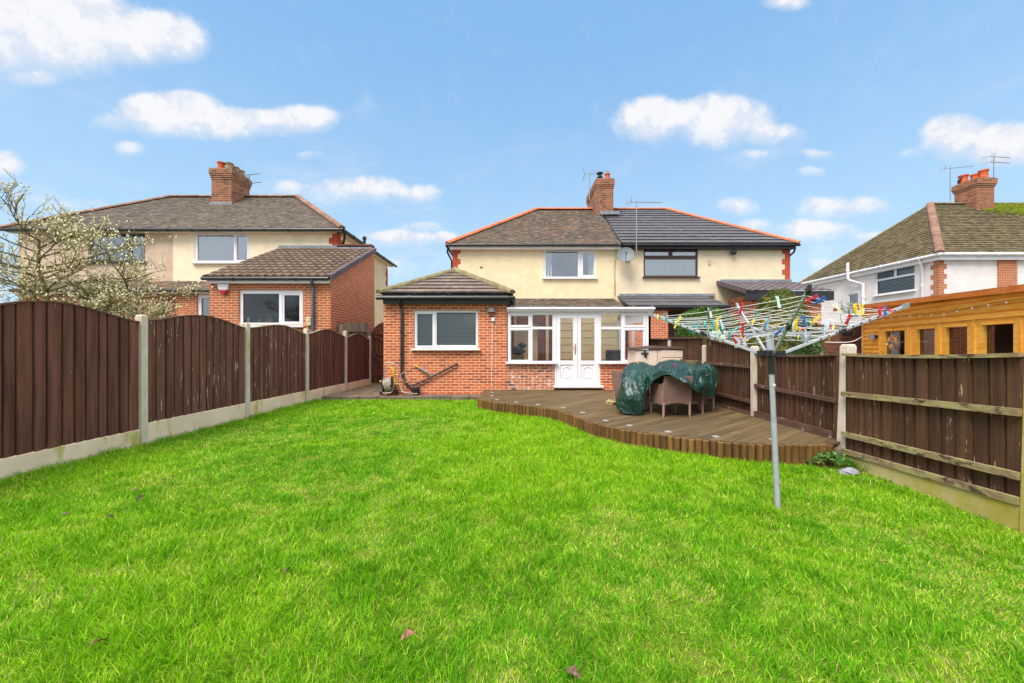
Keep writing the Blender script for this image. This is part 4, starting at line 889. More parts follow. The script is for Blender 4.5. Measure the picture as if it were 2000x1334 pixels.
m = MB(); p = W(605, 628, NF); m.box(p.x - .07, p.x + .07, NF - .09, NF - .003, p.z - .12, p.z + .12); m.box(p.x - .045, p.x + .045, NF - .1, NF - .091, p.z + .0, p.z + .09); single(m, 'meter_box', MT['cream_in'], 'small cream wall socket box beside the blue downpipe on left extension', 'meter box', bev=.01)
# trellis on the brick wall
m = MB(); a = W(308, 612, 13.55); b = W(338, 581, 13.55); wv = b.x - a.x; hv = b.z - a.z + .8
for i in range(4):
    x = a.x + wv * i / 3; k = (i - 1.5) * .05; m.bar((x - k, 13.55, a.z - .8), (x + k * .6, 13.55, b.z), .03, .02, (0, 1, 0))
for i in range(7): m.bar((a.x - .06 * (1 - i / 9), 13.53, a.z - .7 + hv * i / 7), (b.x + .06 * (1 - i / 9), 13.53, a.z - .7 + hv * i / 7), .03, .02, (0, 1, 0))
single(m, 'trellis', MT['fence'], 'fan trellis against the left neighbour brick wall below the lean-to roof', 'trellis')
# items on the neighbour's window sill
zs = wz(630, NF) ; 
for (px, h, r, mt, nm, lb) in ((507, .13, .05, 'grey_pl', 'jar', 'clear grey jar on the left extension window sill'), (560, .1, .04, 'pot', 'plant_pot', 'small clay pot in the narrow right light of left extension window'), (485, .17, .035, 'net', 'vase', 'slim pale vase at the left end of the left extension window sill')):
    m = MB(); m.lathe([(r * .8, 0), (r, h * .6), (r * .85, h), (r * .7, h)], (wx(px, 11.3), 11.3, zs), 12); single(m, nm, MT[mt], lb, nm.replace('_', ' '), smooth=True)
T = thing('potted_plant', 'green strappy pot plant on the left extension window sill', 'pot plant', (wx(527, 11.3), 11.3, zs))
m = MB(); m.lathe([(.1, 0), (.12, .12), (.11, .13)], (wx(527, 11.3), 11.3, zs), 14); m.build('pot', MT['wood_in'], T, smooth=True)
m = MB(); c = V((wx(527, 11.3), 11.3, zs + .12)); gm = pm('pot plant leaf', '#8fae3a', rough=.5)
for i in range(9):
    a = i * .7; d = V((math.cos(a), math.sin(a) * .35, 0)); sd = V((-d.y, d.x, 0)) * .014 + UP * .006; pts = [c, c + d * .1 + UP * .13, c + d * .22 + UP * .15, c + d * .33 + UP * .08]
    for q in range(3): m.face([pts[q] - sd, pts[q] + sd, pts[q + 1] + sd, pts[q + 1] - sd])
m.build('leaves', gm, T)
m = MB(); m.box(nx0 + .1, nx1 - .1, 11.1, 11.42, zs - .06, zs - .002); m.build('window_board', MT['white_paint'], HL)

# ================================================================== RIGHT HOUSE
RE, RN, RF_ = 17.0, 17.3, 25.4
rx0, rxw = 19.2, 19.5; rze = wz(493, RE) ; rzt = wz(399, 21.2)
HR = thing('semi_detached_house', 'white rendered house on the right with mossy brown hipped roof', 'house', (24, RN, 0))
bz = rze - .25
m = MB()
m.holed((rxw, RF_ - .3, 0), (0, -1, 0), RF_ - .3 - RN, bz, [(RF_ - .3 - 20.35, RF_ - .3 - 18.33, 4.1, 5.38), (RF_ - .3 - 22.0, RF_ - .3 - 21.35, 3.2, 4.4)], rev=.1)
m.holed((rxw, RN, 0), (1, 0, 0), 22, bz, []); m.holed((41.5, RF_ - .3, 0), (-1, 0, 0), 22, bz, []); m.holed((41.5, RN, 0), (0, 1, 0), RF_ - .3 - RN, bz, []); m.build('wall', MT['white_render'], HR)
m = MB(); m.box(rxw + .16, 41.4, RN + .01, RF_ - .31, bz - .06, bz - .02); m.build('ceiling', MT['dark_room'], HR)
win(HR, (rxw, 20.35, 4.1), (0, -1, 0), 2.02, 1.28, [(.07, .97, .86, 1.2), (1.09, 1.95, .86, 1.2), (.07, 1.95, .08, .76)], MT['white'], sash=[(.03, 1.01, .8, 1.25)], blind=[(.07, 1.95, .08, .76, .07, -.8), (1.09, 1.95, .86, 1.2, .07, -.8)], glass='glass')
win(HR, (rxw, 22.0, 3.2), (0, -1, 0), .65, 1.2, [(.06, .59, .06, 1.14)], MT['white'], curtain=[(.05, .6, .02, .08)], glass='glass')
quoins(HR, rxw, RN, 2.0, bz, 1, MT['brick_left']); quoins(HR, rxw, RN + .003, 2.0, bz, -1, MT['brick_left'], ux=(0, -1, 0))
a, b = wx(1951, RN - .06), wx(1987, RN - .06)
m = MB(); m.box(a, b, RN - .06, RN - .003, 0, bz); m.build('pilaster', MT['brick_left'], HR)
m = MB(); rr0 = wx(1817, 21.2); kw = dict(course=.19, thick=.034, tw=.24, jit=.012)
roof_plane(m, (rx0, RE, rze), (42, RE, rze), (42, 21.2, rzt), (rr0, 21.2, rzt), **kw)
roof_plane(m, (rx0, RF_, rze), (rx0, RE, rze), (rr0, 21.2, rzt), (rr0, 21.2, rzt), **kw); roof_plane(m, (42, RF_, rze), (rx0, RF_, rze), (rr0, 21.2, rzt), (42, 21.2, rzt), course=.5, tw=2)
m.build('roof', MT['tile_moss'], HR)
# mossed slope area to the right of the chimney
m = MB(); k_ = (rzt - rze) / (21.2 - RE)
for i in range(2600):
    x = random.uniform(25.6, 33); y = 21.2 - abs(random.gauss(0, 1)) * (.35 + .16 * (x - 25.6))
    if y < 19 + .3 * math.sin(x * 3): continue
    z = rze + (y - RE) * k_ + .02; s_ = random.uniform(.04, .13); m.rnd(); m.ball((x, y, z), s_, s_, s_ * .35, 6, 3)
mo = m.build('roof_moss', MT['moss'], HR, smooth=True); mo['kind'] = 'stuff'
m = MB(); ridge(m, (rx0, RE, rze + .03), (rr0, 21.2, rzt + .03), .15, .33); m.build('hip_capping', MT['terra_old'], HR)
m = MB(); ridge(m, (rr0, 21.2, rzt + .03), (42, 21.2, rzt + .03), .12, .4); ridge(m, (rx0, RF_, rze), (rr0, 21.2, rzt), .1, .4); m.build('ridge_capping', MT['ridge_moss'], HR)
m = MB(); zf = rze - .3
m.box(rx0 + .12, 42, RE + .1, RE + .13, zf, rze - .06); m.box(rx0 + .12, rx0 + .15, RE + .131, RF_, zf, rze - .06); m.box(rx0 + .151, 42, RE + .131, RN + .02, zf + .01, zf + .03); m.box(rx0 + .151, rxw + .05, RN + .03, RF_, zf + .01, zf + .03); m.build('fascia', MT['white'], HR)
gutter(HR, (rx0 + .0, RE + .02, rze - .06), (42, RE + .02, rze - .06), MT['white'], .075); gutter(HR, (rx0 + .03, RE, rze - .06), (rx0 + .03, RF_, rze - .06), MT['white'], .075)
yq = 19.45 * F / (795)
pipe(HR, [(rx0 + .05, 17.9, rze - .1), (rx0 + .1, 17.9, rze - .28), (rxw - .07, 17.95, rze - .5), (rxw - .07, 17.95, .1)], MT['white'], .055)
pipe(HR, [(rx0 - .06, 21.6, rze + .55), (rx0 - .06, 21.6, rze - .35), (rx0 + .0, 21.5, rze - .5), (rxw - .08, 20.95, rze - .75), (rxw - .08, 20.95, .1)], MT['white'], .07)
cxa, cxb = wx(1908, 20.6), wx(1942, 20.6)
CR = chimney(HR, cxa, cxb, 20.6, 21.65, 8.4, wz(347, 20.6), [(cxa + .22, 21.4, .19, .5, 'pot'), (cxa + .5, 21.1, .17, .42, 'pot'), (cxb - .28, 20.85, .19, .54, 'pot')], MT['brick_chim'], corb=.08, courses=3)
aerial((cxa - .12, 21.75, 9.0), (cxa - .12, 21.75, wz(326, 21.75)), 'thin tv aerial left of the right house chimney', [(.97, (1, -.4, -.05), 1.0, .08, False)])
aerial((cxb + .1, 20.7, 9.4), (cxb + .1, 20.7, wz(305, 20.7)), 'tall tv aerial with two booms right of the right house chimney', [(.99, (1, .1, -.02), 1.05, .06, False), (.86, (1, .1, 0), 1.05, .06, False)])
p = V((cxa - .03, 21.4, wz(347, 20.6) + .01))
T = thing('bird', 'small black bird perched on the left edge of the right chimney', 'bird', p)
m = MB(); m.lathe([(.01, -.17), (.035, -.1), (.07, 0), (.06, .09), (.045, .13), (.05, .17), (.035, .21), (.008, .23)], p + V((0, 0, .16)), 10, (.25, -.2, .9)); m.build('body', MT['black'], T, smooth=True)
m = MB(); m.tube([p + V((.06, -.05, .35)), p + V((.13, -.08, .34))], [.018, .003], 6); m.build('beak', MT['black'], T)
m = MB()
for s_ in (-.02, .02): m.tube([p + V((s_, 0, 0)), p + V((s_, 0, .12))], .008, 4)
m.build('legs', MT['black'], T)

# ================================================================== SUMMERHOUSE
sd = V((.385, 1, 0)); A0 = V((10.13, 7.5, 0)); SL = sd.length; sdn = sd / SL; sn = V((-sdn.y, sdn.x, 0))      # sn points to the garden side
def sp(px):     # point of the facade line under a photo column
    k = (px - 1000) / F; y = (10.13 - .385 * 7.5) / (k - .385); return V((k * y, y, 0))
L_, R_ = sp(1690), V((A0.x - .385 * 3.2, 7.5 - 3.2, 0))
SH = thing('summerhouse', 'orange stained log summerhouse with glazed doors beyond the right fence', 'summerhouse', L_)
ux = (R_ - L_).normalized(); WL = (R_ - L_).length
def su(px): return (sp(px) - L_).dot(ux)
Wn = [(1731, 1770), (1795, 1829), (1852, 1893), (1925, 1984), (2020, 2090)]
hs = [(su(a), su(b), .95, 1.86) for a, b in Wn]
m = MB(); nlog = 20; lh = .142
fa = W(1628, 606, 14.8); fb = W(2000, 562, 7.3); fb2 = fb + (fb - fa) * .35
uA, uB = (fa - L_).dot(ux), (fb2 - L_).dot(ux)
def roofz(u): return fa.z + (fb2.z - fa.z) * (u - uA) / (uB - uA)
for i in range(nlog):          # log courses, split round the openings
    z0 = i * lh; z1 = z0 + lh
    segs = [(0, WL)]
    if z0 < 1.9: segs = [(0, su(1721) - .02), (su(2100), WL)] if su(2100) < WL else [(0, su(1721) - .02)]
    if z1 - .08 > roofz(WL): segs = [(0, max(0, min(WL, uA + (uB - uA) * (z1 - .08 - fa.z) / (fb2.z - fa.z))))]
    for a, b in segs:
        if b - a < .05: continue
        m.rnd(); pa, pb = L_ + ux * a, L_ + ux * b
        prof = [(-.006, 0), (.026, .022), (.032, lh / 2), (.026, lh - .022), (-.006, lh)]
        for q in range(4):
            (o0, h0), (o1, h1) = prof[q], prof[q + 1]
            m.face([pa + sn * o0 + UP * (z0 + h0), pb + sn * o0 + UP * (z0 + h0), pb + sn * o1 + UP * (z0 + h1), pa + sn * o1 + UP * (z0 + h1)])
for i in range(nlog - 2):       # end wall and log ends
    m.rnd(); c = L_ - ux * .09 + UP * (i * lh + lh / 2); m.tube([c - sn * .02, c + sn * .035], lh * .48, 8)
    m.obox(L_ - sn * 1.2 + UP * (i * lh + lh / 2), sn * 1.2, ux * .02, UP * (lh / 2 - .002))
m.build('log_wall', MT['pine'], SH)
m = MB(); a, b = su(1721), min(su(2100), WL); fo = L_ + ux * a + sn * .036
m.holed(fo, ux, b - a, 2.0, [(h[0] - a, h[1] - a, h[2], h[3]) for h in hs], rev=.06, side=.03)
for px in (1721, 1779, 1782, 1838, 1841, 1905, 1909, 2000): 
    c = L_ + ux * su(px) + sn * .042; m.rnd(); m.obox(c + UP * 1.0, ux * .028, sn * .016, UP * 1.0)
m.obox(L_ + ux * (a + b) / 2 + sn * .05 + UP * 2.03, ux * ((b - a) / 2 + .05), sn * .035, UP * .03)
for h in hs: m.rnd(); m.obox(L_ + ux * (h[0] + h[1]) / 2 + sn * .05 + UP * (h[3] + .035), ux * ((h[1] - h[0]) / 2 + .03), sn * .014, UP * .03)
fr = m.build('door_frame', MT['pine'], SH)
for i, h in enumerate(hs):
    m = MB(); P = lambda u, v, k=.02: L_ + ux * u + UP * v - sn * k
    m.face([P(h[0], h[2]), P(h[1], h[2]), P(h[1], h[3]), P(h[0], h[3])]); m.build('pane', MT['glass_cabin'], fr)
    if i < 2:
        m = MB(); m.face([P(h[0] + (.0 if i else .02), h[2], .1), P(h[1] if i else (h[0] + h[1]) / 2, h[2], .1), P(h[1] if i else (h[0] + h[1]) / 2, h[3], .1), P(h[0], h[3], .1)]); m.build('curtain', MT['grey_pl' if i else 'net'], fr)
    if i in (2, 3):
        m = MB(); vs = []; N = 10
        for k in range(N + 1):
            u = lerp(h[1] - .16, h[1], k / N); q = .12 + .02 * math.sin(k * 2.2); vs += [L_ + ux * u + UP * .9 - sn * q, L_ + ux * u + UP * 1.86 - sn * q]
        m.mesh(vs, [(2 * k, 2 * k + 2, 2 * k + 3, 2 * k + 1) for k in range(N)]); m.build('curtain', MT['net'], fr, smooth=True)
m = MB(); bk = L_ - sn * 2.4; m.holed(bk, ux, WL, 2.4, []); m.holed(L_ - sn * .7 + ux * .1, ux, WL - .2, 2.2, []); m.build('back_wall_and_shade', MT['dark_room'], SH)  # second sheet added close behind the panes, interior shade as its dark colour
# roof board and overhang
m = MB(); m.bar(fa, fb2, .03, .13); m.build('fascia', MT['pine_red'], SH)
m = MB(); q = [fa + UP * .0, fb2, fb2 - sn * 3.4 + UP * .1, fa - sn * 3.4 + UP * .1]; m.hexa([p + UP * .03 for p in q] + [p + UP * .07 for p in q]); m.build('roof', MT['felt'], SH)
m = MB()
for i in range(9):
    a_, b_ = lerp(fa, fa - sn * .3, i / 9), lerp(fa, fa - sn * .3, (i + .94) / 9); c_, d_ = lerp(fb2, fb2 - sn * .3, (i + .94) / 9), lerp(fb2, fb2 - sn * .3, i / 9); m.rnd()
    m.hexa([p + UP * -.01 for p in (a_, d_, c_, b_)] + [p + UP * .02 for p in (a_, d_, c_, b_)])
for t in (.15, .42, .7, .9): 
    c_ = lerp(fa, fb2, t); m.bar(c_ - UP * .05, c_ - sn * .2 - UP * .05, .06, .07)
m.build('soffit', MT['pine'], SH)
m = MB()
for i in range(22):
    c = L_ + ux * lerp(.05, WL, i / 21); z = 2.14 + .1 * abs(math.sin(i * .36)) + .004 * i; m.ball(c + sn * .12 + UP * z, .022, .022, .028, 8, 5)
bulb = pm('pale bulb', '#e8d2b8', rough=.4); st = [c for c in [0]]
T = thing('string_lights', 'string of small pale bulbs hung along the summerhouse wall', 'string lights', L_)
m.build('bulb', bulb, T)['kind'] = 'stuff'
m = MB(); m.tube([L_ + ux * lerp(.05, WL, i / 21) + sn * .12 + UP * (2.17 + .1 * abs(math.sin(i * .36)) + .004 * i) for i in range(22)], .005, 4); m.build('flex', MT['black'], T)
c = L_ + ux * su(1712) + sn * .1 + UP * wz(658, sp(1712).y)
T = thing('wall_lamp', 'grey cylinder wall lamp on the summerhouse corner', 'wall lamp', c)
m = MB(); m.lathe([(.075, -.09), (.08, -.08), (.08, .08), (.07, .09)], c, 16); m.build('shade', MT['grey_pl'], T, smooth=False)
m = MB(); m.obox(c - sn * .05 + ux * .1, sn * .03, ux * .05, UP * .05); m.build('bracket', MT['black'], T)
c = L_ + ux * su(1750) + sn * .07 + UP * wz(668, sp(1750).y)
T = thing('wreath', 'orange and white leaf wreath hanging on the summerhouse door', 'wreath', c)
m = MB()
for i in range(90):
    a = random.uniform(0, 6.283); r_ = random.gauss(.175, .03); q = c + ux * math.cos(a) * r_ + UP * math.sin(a) * r_ + sn * random.uniform(0, .05)
    d1 = V((random.gauss(0, 1), random.gauss(0, 1), random.gauss(0, 1))).normalized(); d2 = d1.cross(sn).normalized(); s_ = random.uniform(.025, .055); m.m = random.choice((0, 0, 0, 0, 1, 2)); m.face([q - d1 * s_, q + d2 * s_ * .6, q + d1 * s_, q - d2 * s_ * .6])
m.build('foliage', [pm('orange leaf', '#f0962a', rough=.8), pm('white leaf', '#dfe3df', rough=.8), pm('blue grey leaf', '#9db8b5', rough=.8)], T)
m = MB(); m.tube([c + UP * .17, c + UP * .42], .006, 4); m.build('ribbon', MT['black'], T)
# dark brick outbuilding wall between the neighbour's extension and the summerhouse
m = MB(); b0, b1 = wx(1602, 14.2), wx(1692, 14.2); m.box(b0, b1, 14.2, 14.42, 0, wz(634, 14.2)); single(m, 'brick_wall', MT['brick_dark'], 'dark brown brick wall between the neighbour extension and the summerhouse', 'wall')
m = MB(); q = W(1685, 632, 13.5); m.tube([(q.x, 13.5, 0), (q.x, 13.5, q.z)], .03, 8); single(m, 'white_pole', MT['white'], 'thin white pole at the left end of the summerhouse', 'pole')
q = W(1656, 650, 13.9)
T = thing('hanging_basket', 'dark hanging basket on the brown brick wall left of summerhouse', 'hanging basket', q)
m = MB(); m.lathe([(.05, -.13), (.15, -.1), (.19, 0), (.2, .03), (.17, .03)], q, 16); m.build('bowl', MT['black'], T, smooth=True)
m = MB(); m.tube([q + V((-.19, 0, .03)), q + V((0, 0, .4)), q + V((.19, 0, .03))], .006, 4); m.tube([q + V((0, 0, .4)), q + V((0, .29, .4))], .01, 4); m.build('chain', MT['black'], T)
m = MB()
for i in range(60):
    d = V((random.uniform(-.17, .17), random.uniform(-.15, .15), random.uniform(.02, .12))); m.rnd(); m.ball(q + d, .02, .02, .02, 5, 3)
m.build('plant', MT['tile_moss'], T)
cable(SH, [L_ + sn * .1 + UP * 1.72, W(1660, 668, 13.0), W(1610, 668, 13.2)], .012)

# ================================================================== FENCES
def slat_panel(parent, p0, p1, zb, zt, n, mat, nrm, name='panel', gap=.015, jit=.006):
    """feather-edged vertical boards on the line p0-p1; zb, zt: functions of 0..1"""
    p0, p1 = V((p0[0], p0[1], 0)), V((p1[0], p1[1], 0)); nrm = V(nrm).normalized(); m = MB(); L = (p1 - p0).length; t_ = (p1 - p0).normalized()
    cuts = [0] + sorted((i + random.uniform(-.12, .12)) / n for i in range(1, n)) + [1]
    for i in range(n):
        a, b = cuts[i], cuts[i + 1] - (gap / L if i < n - 1 else 0); m.rnd(); k = random.uniform(-jit, jit) * .5
        A, B = lerp(p0, p1, a), lerp(p0, p1, b); n0, n1 = .020 + k, .010 + k
        za, zb_, ta, tb = zb(a), zb(b), zt(a), zt(b)
        f = lambda P, z, o: P + UP * z + nrm * o
        q = [f(A, za, -.004), f(B, zb_, -.004), f(B, zb_, n1), f(A, za, n0), f(A, ta, -.004), f(B, tb, -.004), f(B, tb, n1), f(A, ta, n0)]
        if t_.cross(nrm).dot(UP) < 0: q = [q[1], q[0], q[3], q[2], q[5], q[4], q[7], q[6]]
        m.hexa(q)
        if i < n - 1:       # the board behind shows in the gap
            C, D = lerp(p0, p1, b - .3 * gap / L), lerp(p0, p1, min(1, cuts[i + 1] + .3 * gap / L)); f = lambda P, z: P + UP * z - nrm * .0055
            m.face([f(C, zb_), f(D, zb_), f(D, tb - .004), f(C, tb - .004)])
    return m.build(name, mat, parent)
def post(parent, x, y, z0, z1, w_, mat, nx, lean=(0, 0), name='post'):
    m = MB(); h = w_ / 2; b = [(-h, -h), (h, -h), (h, h), (-h, h)]
    m.hexa([(x + i, y + j, z0) for i, j in b] + [(x + i + lean[0], y + j + lean[1], z1 - .025) for i, j in b]); m.hexa([(x + i + lean[0], y + j + lean[1], z1 - .0249) for i, j in b] + [(x + i * .75 + lean[0], y + j * .75 + lean[1], z1) for i, j in b])
    return m.build(name, mat, parent, bev=.008)
FL = thing('garden_fence', 'brown arched panel fence with concrete posts and gravel boards along the left of the lawn', 'fence', (left_x(5.4), 5.4, 0))
PY = [-.6, 1.4, 3.4, 5.4, 7.4, 9.4, 11.4, 13.15]
ARCH = [(.22, 1.66, 1.735, 1.905), (.22, 1.66, 1.735, 1.905), (.22, 1.66, 1.735, 1.905), (.29, 1.76, 1.745, 1.905), (.29, 1.755, 1.69, 1.86), (.28, 1.70, 1.68, 1.855), (.28, 1.66, 1.60, 1.80)]
for i, y in enumerate(PY):
    post(FL, left_x(y), y, -.3, (1.8, 1.8, 1.8, 1.845, 1.855, 1.835, 1.86, 1.75)[i], .1, MT['conc'], 1)
for i in range(7):
    y0, y1 = PY[i] + .05, PY[i + 1] - .05; gb, e0, e1, pk = ARCH[i]
    def zt(t, e0=e0, e1=e1, pk=pk):
        return lerp(e0, e1, t) + (pk - lerp(e0, e1, t)) * (math.sin(math.pi * min(1, max(0, (t - .0)))) ** 1.35)
    P0, P1 = (left_x(y0), y0), (left_x(y1), y1)
    pn = slat_panel(FL, P0, P1, lambda t, gb=gb: gb + .005, zt, (15, 15, 15, 13, 13, 13, 13)[i], MT['fence_flake' if i in (3, 4) else 'fence'], (1, 0, 0))
    m = MB(); N = 24
    pts = [V((lerp(P0[0], P1[0], k / N), lerp(P0[1], P1[1], k / N), zt(k / N) + .008)) for k in range(N + 1)]
    for k in range(N): m.bar(pts[k], pts[k + 1] + (pts[k + 1] - pts[k]).normalized() * .004, .055, .018)
    m.build('capping', MT['old_board' if i in (4, 5, 6) else 'rail_brown'], pn)
    m = MB(); m.obox(((P0[0] + P1[0]) / 2 + .0, (y0 + y1) / 2, gb / 2 - .1), V((P1[0] - P0[0], P1[1] - P0[1], 0)) / 2, V((.025, 0, 0)), V((0, 0, gb / 2 + .1))); m.build('gravel_board', MT['gravel_b'], FL, bev=.006)
T = thing('timber_fence', 'silver weathered short board fence behind the last arched panels', 'fence', (-5.17, 11.5, 0))
slat_panel(T, (-5.2, 11.45), (-5.2, 13.7), lambda t: 1.2, lambda t: lerp(2.09, 2.24, t) + .02 * math.sin(t * 40), 15, MT['old_board'], (1, 0, 0), 'boards')
m = MB(); m.bar((-5.165, 11.45, 1.88), (-5.165, 13.7, 1.96), .04, .09); m.build('rail', MT['old_board'], T); m = MB(); m.box(-5.19, -5.11, 13.45, 13.53, 0, 2.25); m.box(-5.22, -5.12, 11.42, 11.5, 0, 2.05); m.build('post', MT['old_board'], T)
# gate in the passage
gy = 13.3
GT = thing('garden_gate', 'dark brown arched ledged gate between the left fence and the brick extension', 'gate', (-4.3, gy, .05))
g0, g1 = -4.93, -3.6
m = slat_panel(GT, (g0, gy), (g1, gy), lambda t: .1, lambda t: 1.72 + .56 * math.sqrt(max(0, 1 - (2 * t - 1) ** 2 * .93)), 11, MT['fence'], (0, -1, 0), 'boards')
m = MB()
for z in (.42, 1.12, 1.85): m.box(g0 + .02, g1 - .02, gy - .06, gy - .026, z - .05, z + .05)
m.bar((g0 + .08, gy - .045, 1.78), (g1 - .1, gy - .045, 1.18), .1, .03, (0, 1, 0)); m.bar((g0 + .08, gy - .045, 1.05), (g1 - .1, gy - .045, .5), .1, .03, (0, 1, 0)); m.build('brace', MT['fence'], GT)
m = MB(); m.box(g0 - .1, g0 - .02, gy - .05, gy + .05, 0, 1.95); m.build('gate_post', MT['old_board'], GT)
# right fence
FR = thing('garden_fence', 'dark brown rail fence with leaning concrete posts along the right of the lawn', 'fence', (4.2, 4.82, 0))
RP = [(3.98, 1.1), (4.09, 2.96), (4.2, 4.82), (4.2, 6.54), (4.2, 8.24), (4.2, 10.06), (4.2, 11.9)]
for i, (x, y) in enumerate(RP): post(FR, x + (.02 if i == 2 else 0), y, -.3, (1.38, 1.38, 1.425, 1.40, 1.42, 1.55, 1.55)[i], .12 if i < 3 else .1, MT['conc' if i > 1 else 'conc_green'], -1, lean=((.03, 0), (.05, 0), (.075, .02), (-.01, 0), (0, 0), (0, 0), (0, 0))[i])
SPN = [(.10, lambda t: lerp(1.33, 1.335, t), [(.89, .87), (.38, .36), (.17, .16)], 'rail'),  # (bottom, top function, rail heights (z at near end, z at far end), rail material)
    (.10, lambda t: lerp(1.335, 1.30, t) - .02 * math.sin(math.pi * t), [(.87, .80), (.36, .30), (.16, .085)], 'rail'),
    (.16, lambda t: lerp(1.30, 1.29, t) - .035 * math.sin(math.pi * t), [(.70, .73), (.17, .19)], 'rail_brown'),
    (.15, lambda t: lerp(1.37, 1.59, t) - .015 * math.sin(math.pi * t), [(1.04, 1.04), (.43, .45), (.17, .17)], 'rail_brown'),
    (.15, lambda t: lerp(1.59, 1.62, t), [(1.05, 1.05), (.45, .45)], 'rail_brown'),
    (.15, lambda t: lerp(1.60, 1.62, t), [(1.05, 1.05)], 'rail_brown')]
for i in range(6):
    (xa_, ya_), (xb_, yb_) = RP[i], RP[i + 1]; d = V((xb_ - xa_, yb_ - ya_, 0)).normalized(); a = V((xa_, ya_, 0)) + d * .06; b = V((xb_, yb_, 0)) - d * .06
    zb0, zt, rails, rm = SPN[i]; nn = V((-d.y, d.x, 0))
    back = a - nn * .005, b - nn * .005
    pn = slat_panel(FR, back[0], back[1], lambda t: zb0, zt, (14, 14, 17, 19, 18, 15)[i], MT['fence_r'], nn)
    m = MB(); N = 8
    for k in range(N):
        p, q = lerp(a, b, k / N), lerp(a, b, (k + 1) / N); m.bar(p + nn * .022 + UP * (zt(k / N) - .005), q + nn * .022 + UP * (zt((k + 1) / N) - .005), .065, .035)
    m.build('capping', MT[rm], pn)
    for (za_, zb_) in rails:
        m = MB(); m.bar(a + nn * .042 + UP * za_, b + nn * .042 + UP * zb_, .04, 0.055 if i > 1 else .06); m.build('rail', MT[rm], pn)
    m = MB(); m.hexa([a - nn * .03 - UP * .3, b - nn * .03 - UP * .3, b + nn * .045 - UP * .3, a + nn * .045 - UP * .3, a - nn * .03 + UP * (zb0 - .005), b - nn * .03 + UP * (zb0 - .03 * (i == 1)), b + nn * .045 + UP * (zb0 - .03 * (i == 1)), a + nn * .045 + UP * (zb0 - .005 + .03 * (i == 1))]); m.build('gravel_board', MT['conc_green'], FR, bev=.006)
# ================================================================== DECK
DZ = .2
dpx = [(941, 767), (938, 775), (940, 780), (970, 786), (1000, 789), (1032, 792), (1068, 796), (1096, 801), (1120, 809), (1138, 817), (1160, 825), (1190, 832), (1220, 838), (1260, 844), (1280, 847.5), (1330, 854), (1380, 858.5), (1430, 863), (1480, 866), (1530, 867), (1580, 867.5), (1628, 867)]
edge = [G(px, py, DZ) for px, py in dpx]; edge[0] = V((edge[0].x, 10.38, DZ))
out = edge + [V((4.12, edge[-1].y + .1, DZ)), V((4.12, 10.38, DZ))]
DK = thing('decking', 'brown grooved timber deck with a curved log edge in front of the conservatory', 'decking', (1.5, 9, DZ))
def clip(poly, n, c):
    o = []
    for i in range(len(poly)):
        a, b = poly[i], poly[(i + 1) % len(poly)]; da, db = a.dot(n) - c, b.dot(n) - c
        if da >= 0: o.append(a)
        if (da >= 0) != (db >= 0): o.append(lerp(a, b, da / (da - db)))
    return o
dn = V((-math.sin(DA), math.cos(DA), 0)); m = MB(); s0 = min(p.dot(dn) for p in out); s1 = max(p.dot(dn) for p in out); bw = .03; k = 0
while s0 + k * bw < s1:
    p = clip(clip(out, dn, s0 + k * bw + (.004 if k % 4 == 0 else .0022)), -dn, -(s0 + (k + 1) * bw - (.005 if k % 4 == 3 else .0022)))
    if len(p) >= 3:
        if k % 4 == 0 or k == 0: m.rnd()
        dz = random.uniform(-.001, .001); m.face([q + UP * dz for q in p])
        for i in range(len(p)): a, b = p[i], p[(i + 1) % len(p)]; m.face([a + UP * dz, a - UP * .03, b - UP * .03, b + UP * dz])
    k += 1
bd = m.build('boards', MT['deck'], DK)
m = MB(); m.face([V((p.x, p.y, DZ - .05)) for p in out]); m.build('underlay', MT['black'], DK)
m = MB(); m.bar((4.13, 4.9, DZ + .05), (4.13, 6.45, DZ + .05), .03, .1); m.bar((4.13, 6.6, DZ + .02), (4.13, 10.0, DZ + .02), .03, .06); m.build('skirting', MT['rail_brown'], DK)
# log edging: resample the front curve
cv = edge[1:]; acc = [0]
for i in range(1, len(cv)): acc.append(acc[-1] + (cv[i] - cv[i - 1]).length)
s = 0; lg = []
while s < acc[-1]:
    i = max(j for j in range(len(acc)) if acc[j] <= s); i = min(i, len(cv) - 2); t = (s - acc[i]) / (acc[i + 1] - acc[i]); p = lerp(cv[i], cv[i + 1], t); d = (cv[i + 1] - cv[i]).normalized(); lg.append((p, V((d.y, -d.x, 0)))); s += .083
lgs = []
for (p, nn) in lg:
    m = MB(); m.rnd(); c = p + nn * .03; r = .0415; z1 = DZ + random.uniform(-.012, .008); m.lathe([(r, -.2), (r, z1 - .006), (r * .9, z1)], (c.x, c.y, 0), 10); lgs.append(m)
stk = len(lgs) > 100
if stk:
    a = MB()
    for q in lgs[:len(lgs) - 100]:
        a.mesh(q.v, q.f); a.r[-len(q.f):] = q.r
    o = a.build('log_edging', MT['log'], DK); o['kind'] = 'stuff'
for q in lgs[-100:]: q.build('edging_log', MT['log'], DK)
LP_ = [(961, 766), (961, 772), (971, 780), (1008, 785), (1051, 789.5), (1100, 795.5), (1138, 805), (1183, 820.5), (1230, 830), (1305, 842), (1398, 851.5), (1510, 857)]
for px, py in LP_:
    c = G(px, py, DZ + .008); r = .05
    m = MB(); m.lathe([(r, -.02), (r, .004), (r * .85, .008), (r * .7, .008), (r * .68, .004)], (c.x, c.y, DZ), 18); li = m.build('deck_light', MT['steel'], DK)
    m = MB(); m.lathe([(r * .66, .0), (r * .62, .0075)], (c.x, c.y, DZ), 16); m.build('lens', MT['lens'], li)
